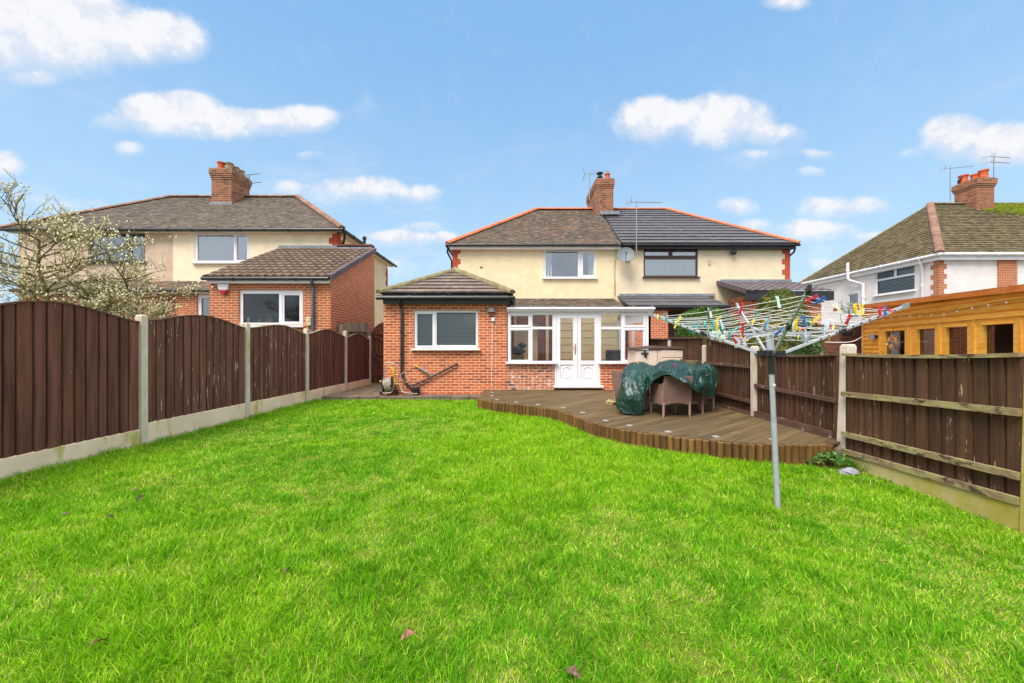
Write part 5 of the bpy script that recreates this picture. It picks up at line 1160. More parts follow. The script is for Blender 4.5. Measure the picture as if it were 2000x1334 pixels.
# ================================================================== STORAGE BOX
bx0, bx1, by0, by1 = wx(1240, 9.35), wx(1343, 9.35), 9.35, 10.05
T = thing('storage_box', 'taupe plastic garden storage box with brown lid against the conservatory', 'storage box', ((bx0 + bx1) / 2, 9.7, DZ))
mid = lerp(bx0, bx1, .43); zt = 1.34
m = MB(); m.box(bx0 + .03, bx1 - .03, by0 + .02, by1, DZ, zt - .03); m.build('body', MT['box'], T, bev=.015)
for a, b in ((bx0 + .02, mid - .006), (mid + .006, bx1 - .02)):
    m = MB(); m.box(a, b, by0 - .005, by0 + .018, DZ + .03, zt - .05); dr = m.build('door', MT['box'], T, bev=.01)
    if a > mid:
        m = MB()
        for k in range(5): m.box(a + .09, b - .09, by0 - .02, by0 - .0055, DZ + .12 + k * .2, DZ + .3 + k * .2)
        m.build('moulded_panel', MT['box'], dr, bev=.008)
m = MB(); N = 14
for (z0, z1) in ((0, .045),):
    for k in range(N):
        f = lambda t: .05 * (1 - (2 * t - 1) ** 2)
        a, b = k / N, (k + 1) / N; x0, x1 = lerp(bx0 - .03, bx1 + .03, a), lerp(bx0 - .03, bx1 + .03, b)
        m.hexa([(x0, by0 - .05, zt - .03 + f(a) * .6), (x1, by0 - .05, zt - .03 + f(b) * .6), (x1, by1 + .02, zt - .03 + f(b) * .6), (x0, by1 + .02, zt - .03 + f(a) * .6), (x0, by0 - .04, zt + .01 + f(a)), (x1, by0 - .04, zt + .01 + f(b)), (x1, by1, zt + .02 + f(b)), (x0, by1, zt + .02 + f(a))])
m.build('lid', MT['lid'], T)
m = MB(); hx = mid - .32; m.box(hx - .09, hx + .09, by0 - .03, by0 - .006, zt - .13, zt - .1); m.box(hx - .02, hx + .02, by0 - .035, by0 - .006, zt - .2, zt - .05); m.tube([(hx + .03, by0 - .03, zt - .13), (hx + .04, by0 - .03, zt - .22)], .015, 8); m.build('latch', MT['black'], T)
# ================================================================== WICKER CHAIRS, TABLE, TARPAULIN
def chair(loc, rz, label):
    T = thing('wicker_chair', label, 'chair', (0, 0, 0), 'brown wicker chairs round the covered table')
    w2, dp = .245, .27; bz = .70
    # local: back at -y (towards the viewer), seat forward +y
    m = MB()
    m.hexa([(-w2, -dp, .25), (w2, -dp, .25), (w2, -dp + .04, .25), (-w2, -dp + .04, .25), (-w2 + .01, -dp - .06, bz), (w2 - .01, -dp - .06, bz), (w2 - .01, -dp - .02, bz), (-w2 + .01, -dp - .02, bz)])
    for k in range(8):          # arched lower edge of the back
        a, b = lerp(-w2 + .01, w2 - .01, k / 8), lerp(-w2 + .01, w2 - .01, (k + 1) / 8); f = lambda x: .25 - .06 * (abs(x) / w2) ** 2
        m.hexa([(a, -dp + .001, f(a)), (b, -dp + .001, f(b)), (b, -dp + .039, f(b)), (a, -dp + .039, f(a)), (a, -dp + .001, .2499), (b, -dp + .001, .2499), (b, -dp + .039, .2499), (a, -dp + .039, .2499)])
    m.build('backrest', MT['wicker'], T)
    m = MB(); m.box(-w2 + .02, w2 - .02, -dp + .05, dp, .27, .38); m.build('seat', MT['wicker'], T, bev=.015)
    for sx in (-1, 1):
        m = MB(); x0, x1 = sorted((sx * w2, sx * (w2 - .045))); m.box(x0, x1, -dp + .045, dp - .01, .2, .56); m.build('arm_panel', MT['wicker'], T, bev=.01)
        for yy in (-dp + .015, dp - .03):
            m = MB(); m.tube([(sx * (w2 - .02), yy, .45), (sx * (w2 - .02), yy, .05), (sx * (w2 - .015), yy, .0)], [.021, .019, .015], 8); m.build('leg', MT['wicker_leg'], T)
    return T
c0 = chair(None, 0, 'brown wicker chair with its back to the lawn, half under the green tarpaulin')
cpos = lambda px, py: G(px, py, DZ)
a = cpos(1319, 815); c0.location = (a.x, a.y + .235, DZ); c0.rotation_euler = (0, 0, math.radians(3)); ORG[c0.name] = V(c0.location)
a = cpos(1372, 803); dup(c0, (a.x - .12, a.y + .08, DZ), (0, 0, math.radians(40)), 'brown wicker chair under the right end of the tarpaulin')
a = cpos(1235, 803); dup(c0, (a.x + .18, a.y + .62, DZ), (0, 0, math.radians(-80)), 'wicker chair hidden under the left fold of the tarpaulin')
tcx = wx(1303, 7.45)
T = thing('garden_table', 'garden table hidden beneath the green tarpaulin', 'table', (tcx, 7.45, DZ))
m = MB(); m.box(tcx - .6, tcx + .6, 7.1, 7.95, DZ + .68, DZ + .72); m.build('tabletop', MT['wicker'], T)
for sx in (-.52, .52):
    for yy in (7.18, 7.86):
        m = MB(); m.box(tcx + sx - .03, tcx + sx + .03, yy - .03, yy + .03, DZ, DZ + .68); m.build('leg', MT['wicker_leg'], T)
R = [
 [(1206, 801, 6.75), (1222, 808, 6.55), (1252, 808, 6.5), (1257, 786, 6.5), (1265, 762, 6.5), (1278, 745, 6.45), (1300, 731, 6.2), (1318, 738, 6.14), (1344, 751, 6.14), (1356, 764, 6.3), (1372, 770, 6.5), (1394, 777, 6.65)],
 [(1203, 785, 6.8), (1220, 775, 6.58), (1244, 768, 6.52), (1256, 752, 6.5), (1267, 741, 6.55), (1282, 729, 6.5), (1302, 720, 6.36), (1320, 723, 6.34), (1341, 733, 6.4), (1357, 741, 6.5), (1378, 748, 6.55), (1399, 755, 6.75)],
 [(1209, 755, 7.0), (1217, 738, 6.85), (1236, 730, 6.8), (1256, 730, 6.75), (1272, 722, 6.7), (1288, 714, 6.75), (1306, 709, 6.7), (1324, 711, 6.7), (1343, 716, 6.75), (1360, 721, 6.7), (1382, 726, 6.8), (1402, 735, 6.95)],
 [(1214, 735, 7.3), (1222, 717, 7.3), (1240, 711, 7.3), (1258, 712, 7.3), (1274, 715, 7.3), (1290, 710, 7.1), (1308, 706, 7.0), (1326, 708, 7.0), (1344, 713, 7.1), (1360, 716, 7.2), (1382, 712, 7.3), (1399, 722, 7.35)],
 [(1222, 740, 7.7), (1230, 720, 7.7), (1244, 714, 7.7), (1260, 716, 7.7), (1276, 722, 7.7), (1290, 716, 7.6), (1308, 711, 7.6), (1326, 712, 7.6), (1344, 716, 7.7), (1362, 717, 7.75), (1380, 716, 7.8), (1394, 728, 7.8)],
 [(1228, 770, 7.95), (1236, 760, 8.0), (1250, 752, 8.0), (1262, 752, 8.05), (1278, 755, 8.05), (1292, 752, 8.05), (1308, 750, 8.05), (1326, 750, 8.05), (1344, 752, 8.1), (1360, 752, 8.1), (1376, 752, 8.1), (1390, 756, 8.0)]]
P = [[W(*q) for q in row] for row in R]
def cr(p0, p1, p2, p3, t): return .5 * ((2 * p1) + (p2 - p0) * t + (2 * p0 - 5 * p1 + 4 * p2 - p3) * t * t + (3 * p1 - p0 - 3 * p2 + p3) * t ** 3)
def samp(seq, t):
    n = len(seq) - 1; x = min(t * n, n - 1e-6); i = int(x); return cr(seq[max(i - 1, 0)], seq[i], seq[i + 1], seq[min(i + 2, n)], x - i)
NU, NV = 220, 140; m = MB(); vs = []
for j in range(NV + 1):
    row = [samp([P[r][c] for r in range(len(P))], j / NV) for c in range(len(P[0]))]
    for i in range(NU + 1):
        q = samp(row, i / NU); u, v_ = i / NU, j / NV
        wr = 0
        for (fu, fv, an, ap) in ((4.5, 2.2, 0, .035), (11, 3.5, 3.1, .03), (20, 6, 7.7, .016), (36, 11, 2.2, .010), (60, 30, 5.2, .006)):
            nz = mnoise.noise(V((u * fu + .8 * v_ * fu * .4, v_ * fv - u * fu * .25, an))); wr += ap * (1 - 2.4 * abs(nz))
        wr *= .75 + .25 * min(1, j / 8)
        lo_ = max(DZ + .012, 0); q = q + V((-.25, -.75, .65)).normalized() * (wr - .02)
        q.z = max(q.z, lo_ + .01 * abs(mnoise.noise(q * 9))); vs.append(q)
m.mesh(vs, [(j * (NU + 1) + i, j * (NU + 1) + i + 1, (j + 1) * (NU + 1) + i + 1, (j + 1) * (NU + 1) + i) for j in range(NV) for i in range(NU)])
tp = single(m, 'tarpaulin', MT['tarp'], 'crumpled dark green tarpaulin draped over the garden table and chairs', 'tarpaulin', smooth=True)
sm = tp.modifiers.new('sheet', 'SOLIDIFY'); sm.thickness = .004
p = W(1349, 712, 7.25) 
T = MB(); T.lathe([(.06, -.06), (.115, -.04), (.13, .03), (.135, .05), (.115, .05), (.09, .0)], p + V((0, 0, .02)), 18); single(T, 'stone_bowl', MT['ridge_moss'], 'shallow mossy bowl standing on top of the tarpaulin', 'bowl', smooth=True)
def rock(px, py, h, s_, mt, label, sq=.55):
    c = G(px, py, h); m = MB(); m.ball(c + UP * s_[2] * .55, s_[0], s_[1], s_[2], 14, 8, .5); return single(m, 'rock' if mt == 'rock' else 'stone', MT[mt], label, 'stone', smooth=False, bev=.0)
rock(1193, 790, DZ, (.11, .1, .06), 'rock', 'yellowish rock on the deck left of the tarpaulin')
rock(1264, 783, DZ, (.09, .09, .07), 'rock', 'pale rock on the deck under the tarpaulin beside the chair')
rock(1657, 926, -.06, (.1, .07, .045), 'rock_grey', 'smooth grey oval stone on the grass below the right fence')
# ================================================================== HOSE REEL AND LANCE
hy = 10.05; hz = .085
hp = lambda px, py, d=hy: W(px, py, d)
T = thing('hose_reel', 'yellow and grey garden hose reel on a steel trolley by the extension corner', 'hose reel', (wx(760, hy), hy, hz))
m = MB()
for dy in (0,):
    m.tube([hp(747, 766), hp(746, 760), hp(749, 740), hp(753, 715), hp(754, 710), hp(757, 708.5), hp(769, 709.5), hp(773, 712), hp(774, 716), hp(771, 738), hp(768, 760), hp(764, 767), hp(748, 768)], .013, 8)
    m.tube([hp(749, 742, hy + .3), hp(747, 766, hy + .12), hp(747, 767, hy)], .011, 6); m.tube([hp(768, 742, hy + .3), hp(765, 766, hy + .12), hp(764, 767, hy)], .011, 6)
m.build('frame', MT['steel'], T)
ce = hp(758, 751, hy + .14); ax = V((1, .15, .1)).normalized()
m = MB()
for s_ in (-.125, .125): m.lathe([(.2, -.012), (.215, 0), (.2, .012)], ce + ax * s_, 24, ax)
m.lathe([(.08, -.12), (.08, .12)], ce, 14, ax); m.build('drum', MT['black'], T)
m = MB(); hp_ = []
b1 = ax.cross(UP).normalized(); b2 = b1.cross(ax)
for i in range(14 * 7):
    a = i / 14 * 2 * math.pi; k = i / (14 * 7); r_ = .165 + .012 * math.sin(i * 1.3); hp_.append(ce + ax * (-.1 + .2 * k) + (b1 * math.cos(a) + b2 * math.sin(a)) * r_)
m.tube(hp_, .017, 6); hp_ = [ce + ax * (.09 - .19 * (i / 70)) + (b1 * math.cos(i * .52) + b2 * math.sin(i * .52)) * .188 for i in range(70)]; m.tube(hp_, .016, 6)
P3 = [hp(774, 732, hy - .05), hp(779, 732, hy - .03), hp(785, 738, hy + .1), hp(791, 746, hy + .15), hp(796, 746, hy + .17), hp(797, 739, hy + .18), hp(792, 729, hy + .2), hp(787, 728, hy + .2), hp(782, 735, hy + .15), hp(781, 750, hy + .1), hp(784, 762, hy + .05), hp(790, 766, hy), hp(802, 768, hy - .05), hp(815, 769, hy - .03)]
m.tube([samp(P3, i / 60) for i in range(61)], .011, 6); m.tube([samp([hp(773, 750, hy - .03), hp(779, 750, hy), hp(783, 758, hy), hp(788, 766, hy - .05), hp(800, 767.5, hy - .1)], i / 30) for i in range(31)], .011, 6); m.build('hose', MT['hose'], T, smooth=True)
m = MB(); m.tube([hp(762, 717, hy - .06), hp(766, 720, hy - .06), hp(768.5, 727, hy - .06), hp(769.5, 736, hy - .06)], [.026, .03, .028, .02], 8); m.tube([hp(770, 740, hy - .03), hp(772, 747, hy - .03)], .025, 8); m.tube([hp(742, 745, hy + .1), hp(746, 745, hy + .1)], .025, 8); m.tube([hp(772, 732, hy - .05), hp(778, 732, hy - .04)], .018, 8); m.tube([hp(771, 750, hy - .03), hp(777, 750, hy - .02)], .018, 8); m.build('handle', MT['yellow_pl'], T, smooth=True)
for px in (744.5, 774.5):
    m = MB(); c = hp(px, 762, hy + .25); c.z = hz + .075; m.lathe([(.05, -.02), (.075, -.018), (.075, .018), (.05, .02)], c, 16, (1, 0, 0)); m.build('wheel', MT['black'], T)
T = thing('hose_lance', 'grey and yellow hose lance leaning on the brick wall above the waste pipe', 'hose lance', W(825, 722, YX - .06))
m = MB(); m.tube([W(819, 718, YX - .05), W(835, 728, YX - .06)], [.035, .032], 10); m.tube([W(835, 728, YX - .06), W(841, 732, YX - .07)], [.02, .012], 8); m.build('barrel', MT['grey_pl'], T)
m = MB(); m.tube([W(809, 713.5, YX - .05), W(811, 713.5, YX - .05), W(819, 718, YX - .05)], [.014, .024, .028], 10); m.build('nozzle', MT['yellow_pl'], T)
# ================================================================== ROTARY AIRER
hub = W(1505, 690, 3.30); base = G(1520, 988, 0); base.z = -.1
AR = thing('rotary_airer', 'grey metal rotary clothes airer leaning on the lawn, hung with coloured pegs', 'clothes airer', (base.x, base.y, 0))
col0 = lerp(hub, base, .09); jn = lerp(hub, base, .395)
m = MB(); m.tube([base, jn], .0225, 14); m.build('ground_pole', MT['alu'], AR, smooth=True)
m = MB(); m.tube([jn + (hub - jn) * .003, lerp(hub, base, .12)], .0205, 14); m.build('pole', MT['alu'], AR, smooth=True)
q = lerp(hub, base, .2); m = MB(); m.tube([q + V((.002, -.02, .012)), q + V((.002, -.026, .012))], .012, 10); m.build('pole_button', MT['white'], AR)
m = MB(); m.tube([lerp(hub, base, .125), lerp(hub, base, .02)], .026, 14); m.build('collar', MT['black'], AR)
top = hub + (hub - base).normalized() * .19
m = MB(); m.tube([hub, top], .03, 14); m.build('head_tube', MT['alu'], AR, smooth=True)
m = MB(); m.tube([top, top + V((0, 0, .03))], .033, 14); m.build('top_cap', MT['alu_dark'], AR)
TIPS = [W(1271, 614, 3.52), W(1579, 566, 2.5), W(1768, 598, 3.1), W(1440, 597, 4.2)]
m = MB(); m.lathe([(.04, -.03), (.05, -.02), (.05, .02), (.04, .03)], hub, 14)
for t in TIPS: d = V((t.x - hub.x, t.y - hub.y, 0)).normalized(); m.obox(hub + d * .06, d * .05, d.cross(UP) * .02, UP * .022)
m.build('hub', MT['black'], AR)
arms = []
for i, t in enumerate(TIPS):
    d = V((t.x - hub.x, t.y - hub.y, 0)).normalized(); a0 = hub + d * .09; arms.append((a0, t)); m = MB(); m.bar(a0, t, .016, .026); am = m.build('arm', MT['alu'], AR, bev=.003)
    if i == 1: am['label'] = 'arm reaching towards the viewer'
    m = MB(); td = (t - a0).normalized(); m.obox(t, td * .025, td.cross(UP).normalized() * .012, UP * .02); m.build('end_cap', MT['alu_dark' if i != 1 else 'black'], am)
    m = MB()
    for k in range(10):
        c = lerp(a0, t, .32 + .066 * k); sdv = td.cross(UP).normalized(); m.tube([c - sdv * .011, c + sdv * .011], .007, 8)
    m.build('line_holes', MT['black'], am)
    m = MB(); m.bar(top - UP * .03, lerp(a0, t, .5), .012, .018); m.build('strut', MT['alu'], AR)
    m = MB(); c = lerp(a0, t, .5); m.obox(c, td * .03, td.cross(UP).normalized() * .014, UP * .022); m.build('strut_joint', MT['black'], am)
LINES = []
NR = 11
for k in range(NR):
    f = .33 + .06 * k; pts = []
    for i in range(4):
        a = lerp(*arms[i], f); b = lerp(*arms[(i + 1) % 4], f); sag = .015 + .035 * random.random()
        seg = [lerp(a, b, j / 14) - UP * (sag * math.sin(math.pi * j / 14)) for j in range(15)]; pts += seg[:-1]; LINES += [(p, (b - a).normalized()) for p in seg]
    m = MB(); m.tube(pts, .0016, 5, closed=True); m.build('washing_line', MT['line'], AR)
# pegs hung on the lines
PC = {'yellow': '#e2c01c', 'red': '#c3202e', 'blue': '#1f5aa6', 'teal': '#22a096', 'mint': '#b9dcc8', 'grey': '#9aa3a6', 'white': '#dcdcd6', 'cream': '#ddd8b8', 'pale blue': '#b4d3de', 'navy': '#174a74', 'pink': '#d8258c', 'lilac': '#c6c6d8'}
PM = {k: pm(k + ' peg plastic', v, rough=.42, spec=.5) for k, v in PC.items()}
def peg_mesh(L=.085):
    m = MB()
    for s_ in (-1, 1):
        x0, x1 = s_ * .0015, s_ * .011
        prof = [(0.030, .009), (.018, .008), (.0, .0035), (-.02, .004), (-.055, .007)]      # z, x offset: jaws meet at the line
        vs = []
        for (z, xo) in prof:
            for yy in (-.005, .005): vs += [(s_ * (xo - .0035), yy, z * L / .085), (s_ * (xo + .0035), yy, z * L / .085)]
        fs = []
        for i in range(len(prof) - 1):
            b = i * 4; fs += [(b, b + 1, b + 5, b + 4), (b + 1, b + 3, b + 7, b + 5), (b + 3, b + 2, b + 6, b + 7), (b + 2, b, b + 4, b + 6)]
        fs += [(0, 2, 3, 1), (len(prof) * 4 - 4, len(prof) * 4 - 3, len(prof) * 4 - 1, len(prof) * 4 - 2)]
        m.mesh(vs, fs)
    m.tube([(-.011, 0, -.008), (.011, 0, -.008)], .0035, 6)
    return m
pm0 = {}
def peg(px, py, tilt, col, label, grp=None, at=None, yaw=None, L=.085):
    if at is None:
        best = None
        for (p, d) in LINES:
            k = F / p.y; ex = 1000 + p.x * k - px; ey = HY - (p.z - H) * k - py; e = ex * ex + ey * ey + 6 * (p.y - 2.6) ** 2
            if best is None or e < best[0]: best = (e, p, d)
        at, d = best[1], best[2]
    else: d = V((1, 0, 0))
    if col not in pm0:
        o = peg_mesh(L).build('clothes_peg', PM[col]); pm0[col] = o
    else:
        o = pm0[col].copy(); COL.objects.link(o)
    o.location = at; o.rotation_euler = (random.uniform(-.25, .25), math.radians(tilt), yaw if yaw is not None else math.atan2(d.y, d.x) + math.pi / 2 + random.uniform(-.4, .4))
    tag(o, label, 'clothes peg', grp or 'clothes pegs on the rotary airer')
    return o
PEGS = [
 (1590, 565, -65, 'red', 'red peg sticking out sideways at the raised front arm tip'), (1596, 569, -80, 'red', 'lower red peg lying sideways beside the raised front arm tip'),
 (1606, 572, -110, 'blue', 'blue peg sticking out below the red pegs at the front arm tip'), (1612, 576, -60, 'blue', 'second blue peg hanging at an angle below the red pegs at the front arm tip'),
 (1519, 581, 0, 'mint', 'mint peg alone on the upper lines left of the front arm'), (1448, 600, 8, 'red', 'red peg hanging at the end of the back arm'), (1444, 606, 20, 'teal', 'teal peg hanging left of the red peg at the back arm'),
 (1484, 612, 25, 'teal', 'teal peg in front of the variegated conifer'), (1471, 626, -30, 'yellow', 'yellow peg tilted in front of the conifer, below the teal peg'), (1464, 638, 0, 'yellow', 'small yellow peg above the blue peg near the pole head'),
 (1493, 632, 18, 'blue', 'blue peg left of the big mint peg near the pole head'), (1504, 632, 5, 'mint', 'big mint peg directly above the pole head'), (1497, 646, 25, 'mint', 'mint peg slanting left of the pole head'),
 (1449, 650, -25, 'red', 'red peg crossing a yellow peg above the left arm'), (1452, 656, -50, 'yellow', 'yellow peg crossing under the red peg above the left arm'), (1462, 654, -5, 'blue', 'blue peg hanging upright left of the pole head'),
 (1554, 634, 0, 'yellow', 'yellow peg just right of the front arm joint'), (1561, 645, 8, 'yellow', 'yellow peg hanging lower right of the front arm joint'), (1570, 640, -65, 'red', 'red peg lying sideways between yellow and blue pegs'),
 (1572, 628, 12, 'blue', 'blue peg behind the front arm, beside a teal peg'), (1583, 632, 5, 'teal', 'teal peg right of the blue peg behind the front arm'), (1526, 647, 50, 'blue', 'blue peg slanting just left of the front arm middle'),
 (1546, 638, 12, 'white', 'white peg clipped beside the front arm joint'), (1600, 619, -40, 'yellow', 'yellow peg slanting over the lines at the upper right'), (1612, 638, 5, 'pale blue', 'pale blue peg in the bunch on the right arm'),
 (1620, 634, -8, 'pale blue', 'second pale blue peg at the right of the bunch on the right arm'), (1627, 640, -60, 'yellow', 'yellow peg sticking right out of the bunch on the right arm'), (1622, 640, -15, 'red', 'red peg in the bunch on the right arm'), (1617, 650, 5, 'yellow', 'yellow peg hanging lowest in the bunch on the right arm'),
 (1655, 619, -25, 'red', 'red peg halfway along the right side lines'), (1674, 589, 8, 'yellow', 'left peg of a yellow pair on the outer right line'), (1687, 589, 4, 'yellow', 'right peg of a yellow pair on the outer right line'),
 (1717, 600, 2, 'red', 'red peg hanging near the right arm tip'), (1728, 595, 70, 'red', 'red peg lying sideways by the right arm tip'), (1734, 599, 0, 'blue', 'small blue peg closest to the right arm tip'),
 (1633, 603, 30, 'cream', 'cream peg on the lines right of the front arm'), (1291, 618, 60, 'yellow', 'yellow peg nearest the left arm tip'), (1304, 612, -15, 'teal', 'teal peg standing near the left arm tip'), (1318, 623, 45, 'teal', 'teal peg slanting on the left arm'),
 (1328, 627, 40, 'yellow', 'yellow peg on the left arm right of the slanting teal peg'), (1322, 636, 35, 'yellow', 'small yellow peg hanging under the left arm'), (1351, 640, 30, 'blue', 'blue peg on the left arm above a teal peg'), (1356, 641, 10, 'teal', 'teal peg hanging beside the blue peg on the left arm'),
 (1377, 633, 60, 'teal', 'teal peg lying over the left side lines'), (1364, 636, 60, 'teal', 'small teal peg left of another on the left side lines'), (1386, 642, 3, 'grey', 'grey peg standing alone left of the yellow pegs on the left arm'), (1392, 634, 5, 'teal', 'teal peg behind the yellow pegs on the left arm'),
 (1404, 623, 50, 'yellow', 'upper yellow peg slanting above the left arm'), (1400, 632, 12, 'yellow', 'lower yellow peg of two above the left arm'), (1409, 630, -10, 'pale blue', 'pale blue peg right of the yellow pegs above the left arm'), (1407, 641, -30, 'teal', 'teal peg below the pale blue peg on the left arm'),
 (1384, 603, 0, 'navy', 'navy peg on the outer left line beside a cream peg'), (1389, 605, -5, 'cream', 'cream peg hanging on the outer left line before the hedge'), (1422, 652, 0, 'red', 'small red peg on the lines right of the pale cluster'), (1432, 660, -35, 'red', 'red peg tilted on the left arm near the hub'),
 (1424, 646, 10, 'teal', 'small teal peg above the red peg on the left side lines'), (1440, 642, 60, 'teal', 'teal peg lying flat left of the crossing red and yellow pegs'), (1450, 634, 0, 'red', 'small red peg below the teal and red pair of the back arm')]
for i, (px, py, tl, c, lb) in enumerate(PEGS): peg(px, py, tl, c, lb)
CLU = [('mint', 'pale mint peg in the row bunched on the middle of the left arm', 'pale pegs bunched on the middle of the left arm', [(1393, 652, 10), (1398, 652, 5), (1403, 653, 2), (1408, 655, 12), (1413, 653, -4)]),
 ('lilac', 'pale lilac peg in the bunch on the left arm close to the hub', 'pale pegs bunched on the left arm by the hub', [(1440, 667, 10), (1446, 666, 2), (1451, 665, 0), (1456, 667, -12), (1436, 666, 15)]),
 ('grey', 'grey peg in the bunch on the lower right arm near the hub', 'grey pegs bunched on the right arm', [(1563, 657, 30), (1569, 653, 15), (1575, 652, -5), (1580, 653, -15), (1572, 656, 10)]),
 ('grey', 'grey peg hanging before the small white house window', 'grey pegs before the small window', [(1650, 583, 20), (1656, 582, 0), (1661, 584, -20)])]
for c, lb, gp, ps in CLU:
    for (px, py, tl) in ps: peg(px, py, tl, c, lb, gp)
peg(0, 0, 4, 'yellow', 'yellow peg standing on the left fold of the tarpaulin', 'pegs on the tarpaulin', at=W(1246, 711, 7.2), yaw=.2).rotation_euler = (math.pi, .05, .2)
peg(0, 0, 4, 'pink', 'pink peg clipped on the middle of the tarpaulin', 'pegs on the tarpaulin', at=W(1319, 713, 6.25), yaw=.2).rotation_euler = (.1, -.15, .3)
m = MB(); q = W(1633, 600, 2.95); m.tube([samp([q, q + V((.03, 0, -.02)), q + V((.035, 0, -.08)), q + V((.045, 0, -.12))], i / 20) for i in range(21)], .003, 5); m.build('loose_line_end', MT['grey_pl'], AR)
# ================================================================== PLANTS
def setcol(me, cols, dom='FACE'):
    at = me.attributes.new('Col', 'FLOAT_COLOR', dom); a = np.ones((len(cols), 4), 'f'); a[:, :3] = cols; at.data.foreach_set('color', a.ravel())
def leaves(name, pts, nrm, size, cols, parent, mat, asp=.5, seed=1):
    rng = np.random.default_rng(seed); n = len(pts); pts = np.array(pts); nrm = np.array(nrm)
    d = rng.normal(size=(n, 3)); d -= nrm * (d * nrm).sum(1, keepdims=True) * .6; d /= np.linalg.norm(d, axis=1, keepdims=True)
    e = np.cross(d, nrm + rng.normal(size=(n, 3)) * .5); e /= np.linalg.norm(e, axis=1, keepdims=True) + 1e-9
    s_ = size * rng.uniform(.6, 1.4, (n, 1)); q = np.stack([pts - d * s_, pts + e * s_ * asp, pts + d * s_, pts - e * s_ * asp], 1).reshape(-1, 3)
    off = np.array(org(parent)) if parent else np.zeros(3)
    me = bpy.data.meshes.new(name); me.vertices.add(4 * n); me.vertices.foreach_set('co', (q - off).astype('f').ravel()); me.loops.add(4 * n); me.loops.foreach_set('vertex_index', np.arange(4 * n, dtype='i'))
    me.polygons.add(n); me.polygons.foreach_set('loop_start', np.arange(0, 4 * n, 4, dtype='i')); me.materials.append(mat); setcol(me, cols); me.update(calc_edges=True)
    o = bpy.data.objects.new(name, me); COL.objects.link(o)
    if parent: o.parent = parent
    return o
def bush(name, label, base, prof, n, size, palette, seed, asp=.55, lump=.16, cat='shrub', inner=.55):
    """prof: radius as a function of height fraction; base: ground point, height"""
    rng = np.random.default_rng(seed); B, hgt, rx, ry = base
    T = thing(name, label, cat, B); pts = []; nr = []; cl = []
    while len(pts) < n:
        t = rng.random(); r0 = prof(t)
        if rng.random() > max(.15, r0): continue
        a = rng.random() * 2 * math.pi
        lp = 1 + lump * mnoise.noise(V((math.cos(a) * 1.6, math.sin(a) * 1.6, t * hgt * 2.3 + seed))) * 2 + .5 * lump * mnoise.noise(V((math.cos(a) * 5, math.sin(a) * 5, t * hgt * 6 + seed)))
        k = (inner + (1 - inner) * rng.random() ** .5) * lp * r0
        p = (B[0] + rx * k * math.cos(a), B[1] + ry * k * math.sin(a), B[2] + t * hgt + rng.normal() * .02)
        pts.append(p); nr.append((math.cos(a), math.sin(a), .5)); 
        v = mnoise.noise(V((p[0] * 3, p[1] * 3, p[2] * 3 + seed))) + rng.normal() * .35
        w_ = palette[0] if v < -.15 else palette[1] if v < .35 else palette[2]
        if len(palette) > 3 and palette[3][1](p, v): w_ = palette[3][0]
        cl.append(np.array(w_) * rng.uniform(.8, 1.2))
    nr = np.array(nr); nr /= np.linalg.norm(nr, axis=1, keepdims=True)
    leaves('crown', pts, nr, size, np.array(cl), T, MT['leaf'], asp, seed)
    m = MB(); m.tube([V(B), V(B) + UP * hgt * .55], [.05, .02], 8); m.build('trunk', MT['bark'], T)
    return T
yb = 9.6; x = wx(1522, yb)
bush('conifer', 'clipped variegated conifer with yellow tips behind the rotary airer', ((x, yb, 0), wz(566, yb), .95, .8), lambda t: (1 - ((t - .32) / .70) ** 2) ** .6 if t > .32 else .88 + .12 * t / .32, 34000, .024, [(.06, .085, .014), (.13, .165, .03), (.26, .29, .08), ((.48, .38, .05), lambda p, v: v > .1 and p[0] < x - .3 and mnoise.noise(V((p[0] * 2.2, p[2] * 2.2, 4))) > .05)], 5, lump=.1)
yb = 12.2; x = wx(1378, yb)
bush('hedge_shrub', 'bright green clipped dome shrub behind the fence left of the conifer', ((x, yb, 0), wz(601, yb), .95, .8), lambda t: 1 if t < .68 else max(0, 1 - ((t - .68) / .33) ** 3.2) ** .55, 13000, .03, [(.035, .085, .012), (.07, .17, .02), (.14, .26, .035)], 7, lump=.07)
x = wx(1574, 7.3)
bush('low_shrub', 'dark green leafy shrub low behind the fence under the conifer', ((x, 7.3, 0), wz(655, 7.3), .42, .35), lambda t: (1 - (t * .95) ** 3) ** .5, 3500, .03, [(.03, .07, .02), (.07, .13, .04), (.13, .2, .07)], 9)
# weeds at the foot of the leaning post
c = G(1622, 905, 0)
rng = np.random.default_rng(4); pts = []; nr = []; cl = []
T = thing('weed_clump', 'leafy green weeds in front of the log edging by the leaning fence post', 'weeds', (c.x, c.y, -.05))
for i in range(230):
    a = rng.random() * 6.283; r_ = .02 + .23 * rng.random(); hgt_ = .14 * (1 - (r_ / .3) ** 2) * rng.uniform(.5, 1.2)
    pts.append((c.x + r_ * math.cos(a) * 1.05, c.y + r_ * math.sin(a) * .6, max(0, hgt_) - .02)); nr.append((math.cos(a) * .3, math.sin(a) * .3 - .3, .9)); cl.append(np.array([(.05, .14, .025), (.09, .22, .04), (.17, .32, .08)][rng.integers(3)]))
nr = np.array(nr); nr /= np.linalg.norm(nr, axis=1, keepdims=True); leaves('foliage', pts, nr, .019, np.array(cl), T, MT['leaf'], .75, 8)
c = G(1006, 764, .12); c = V((wx(1003, 10.3), 10.3, DZ)); pts = []; nr = []; cl = []
T = thing('small_weed', 'small grey green weed at the foot of the wall where the deck begins', 'weeds', c)
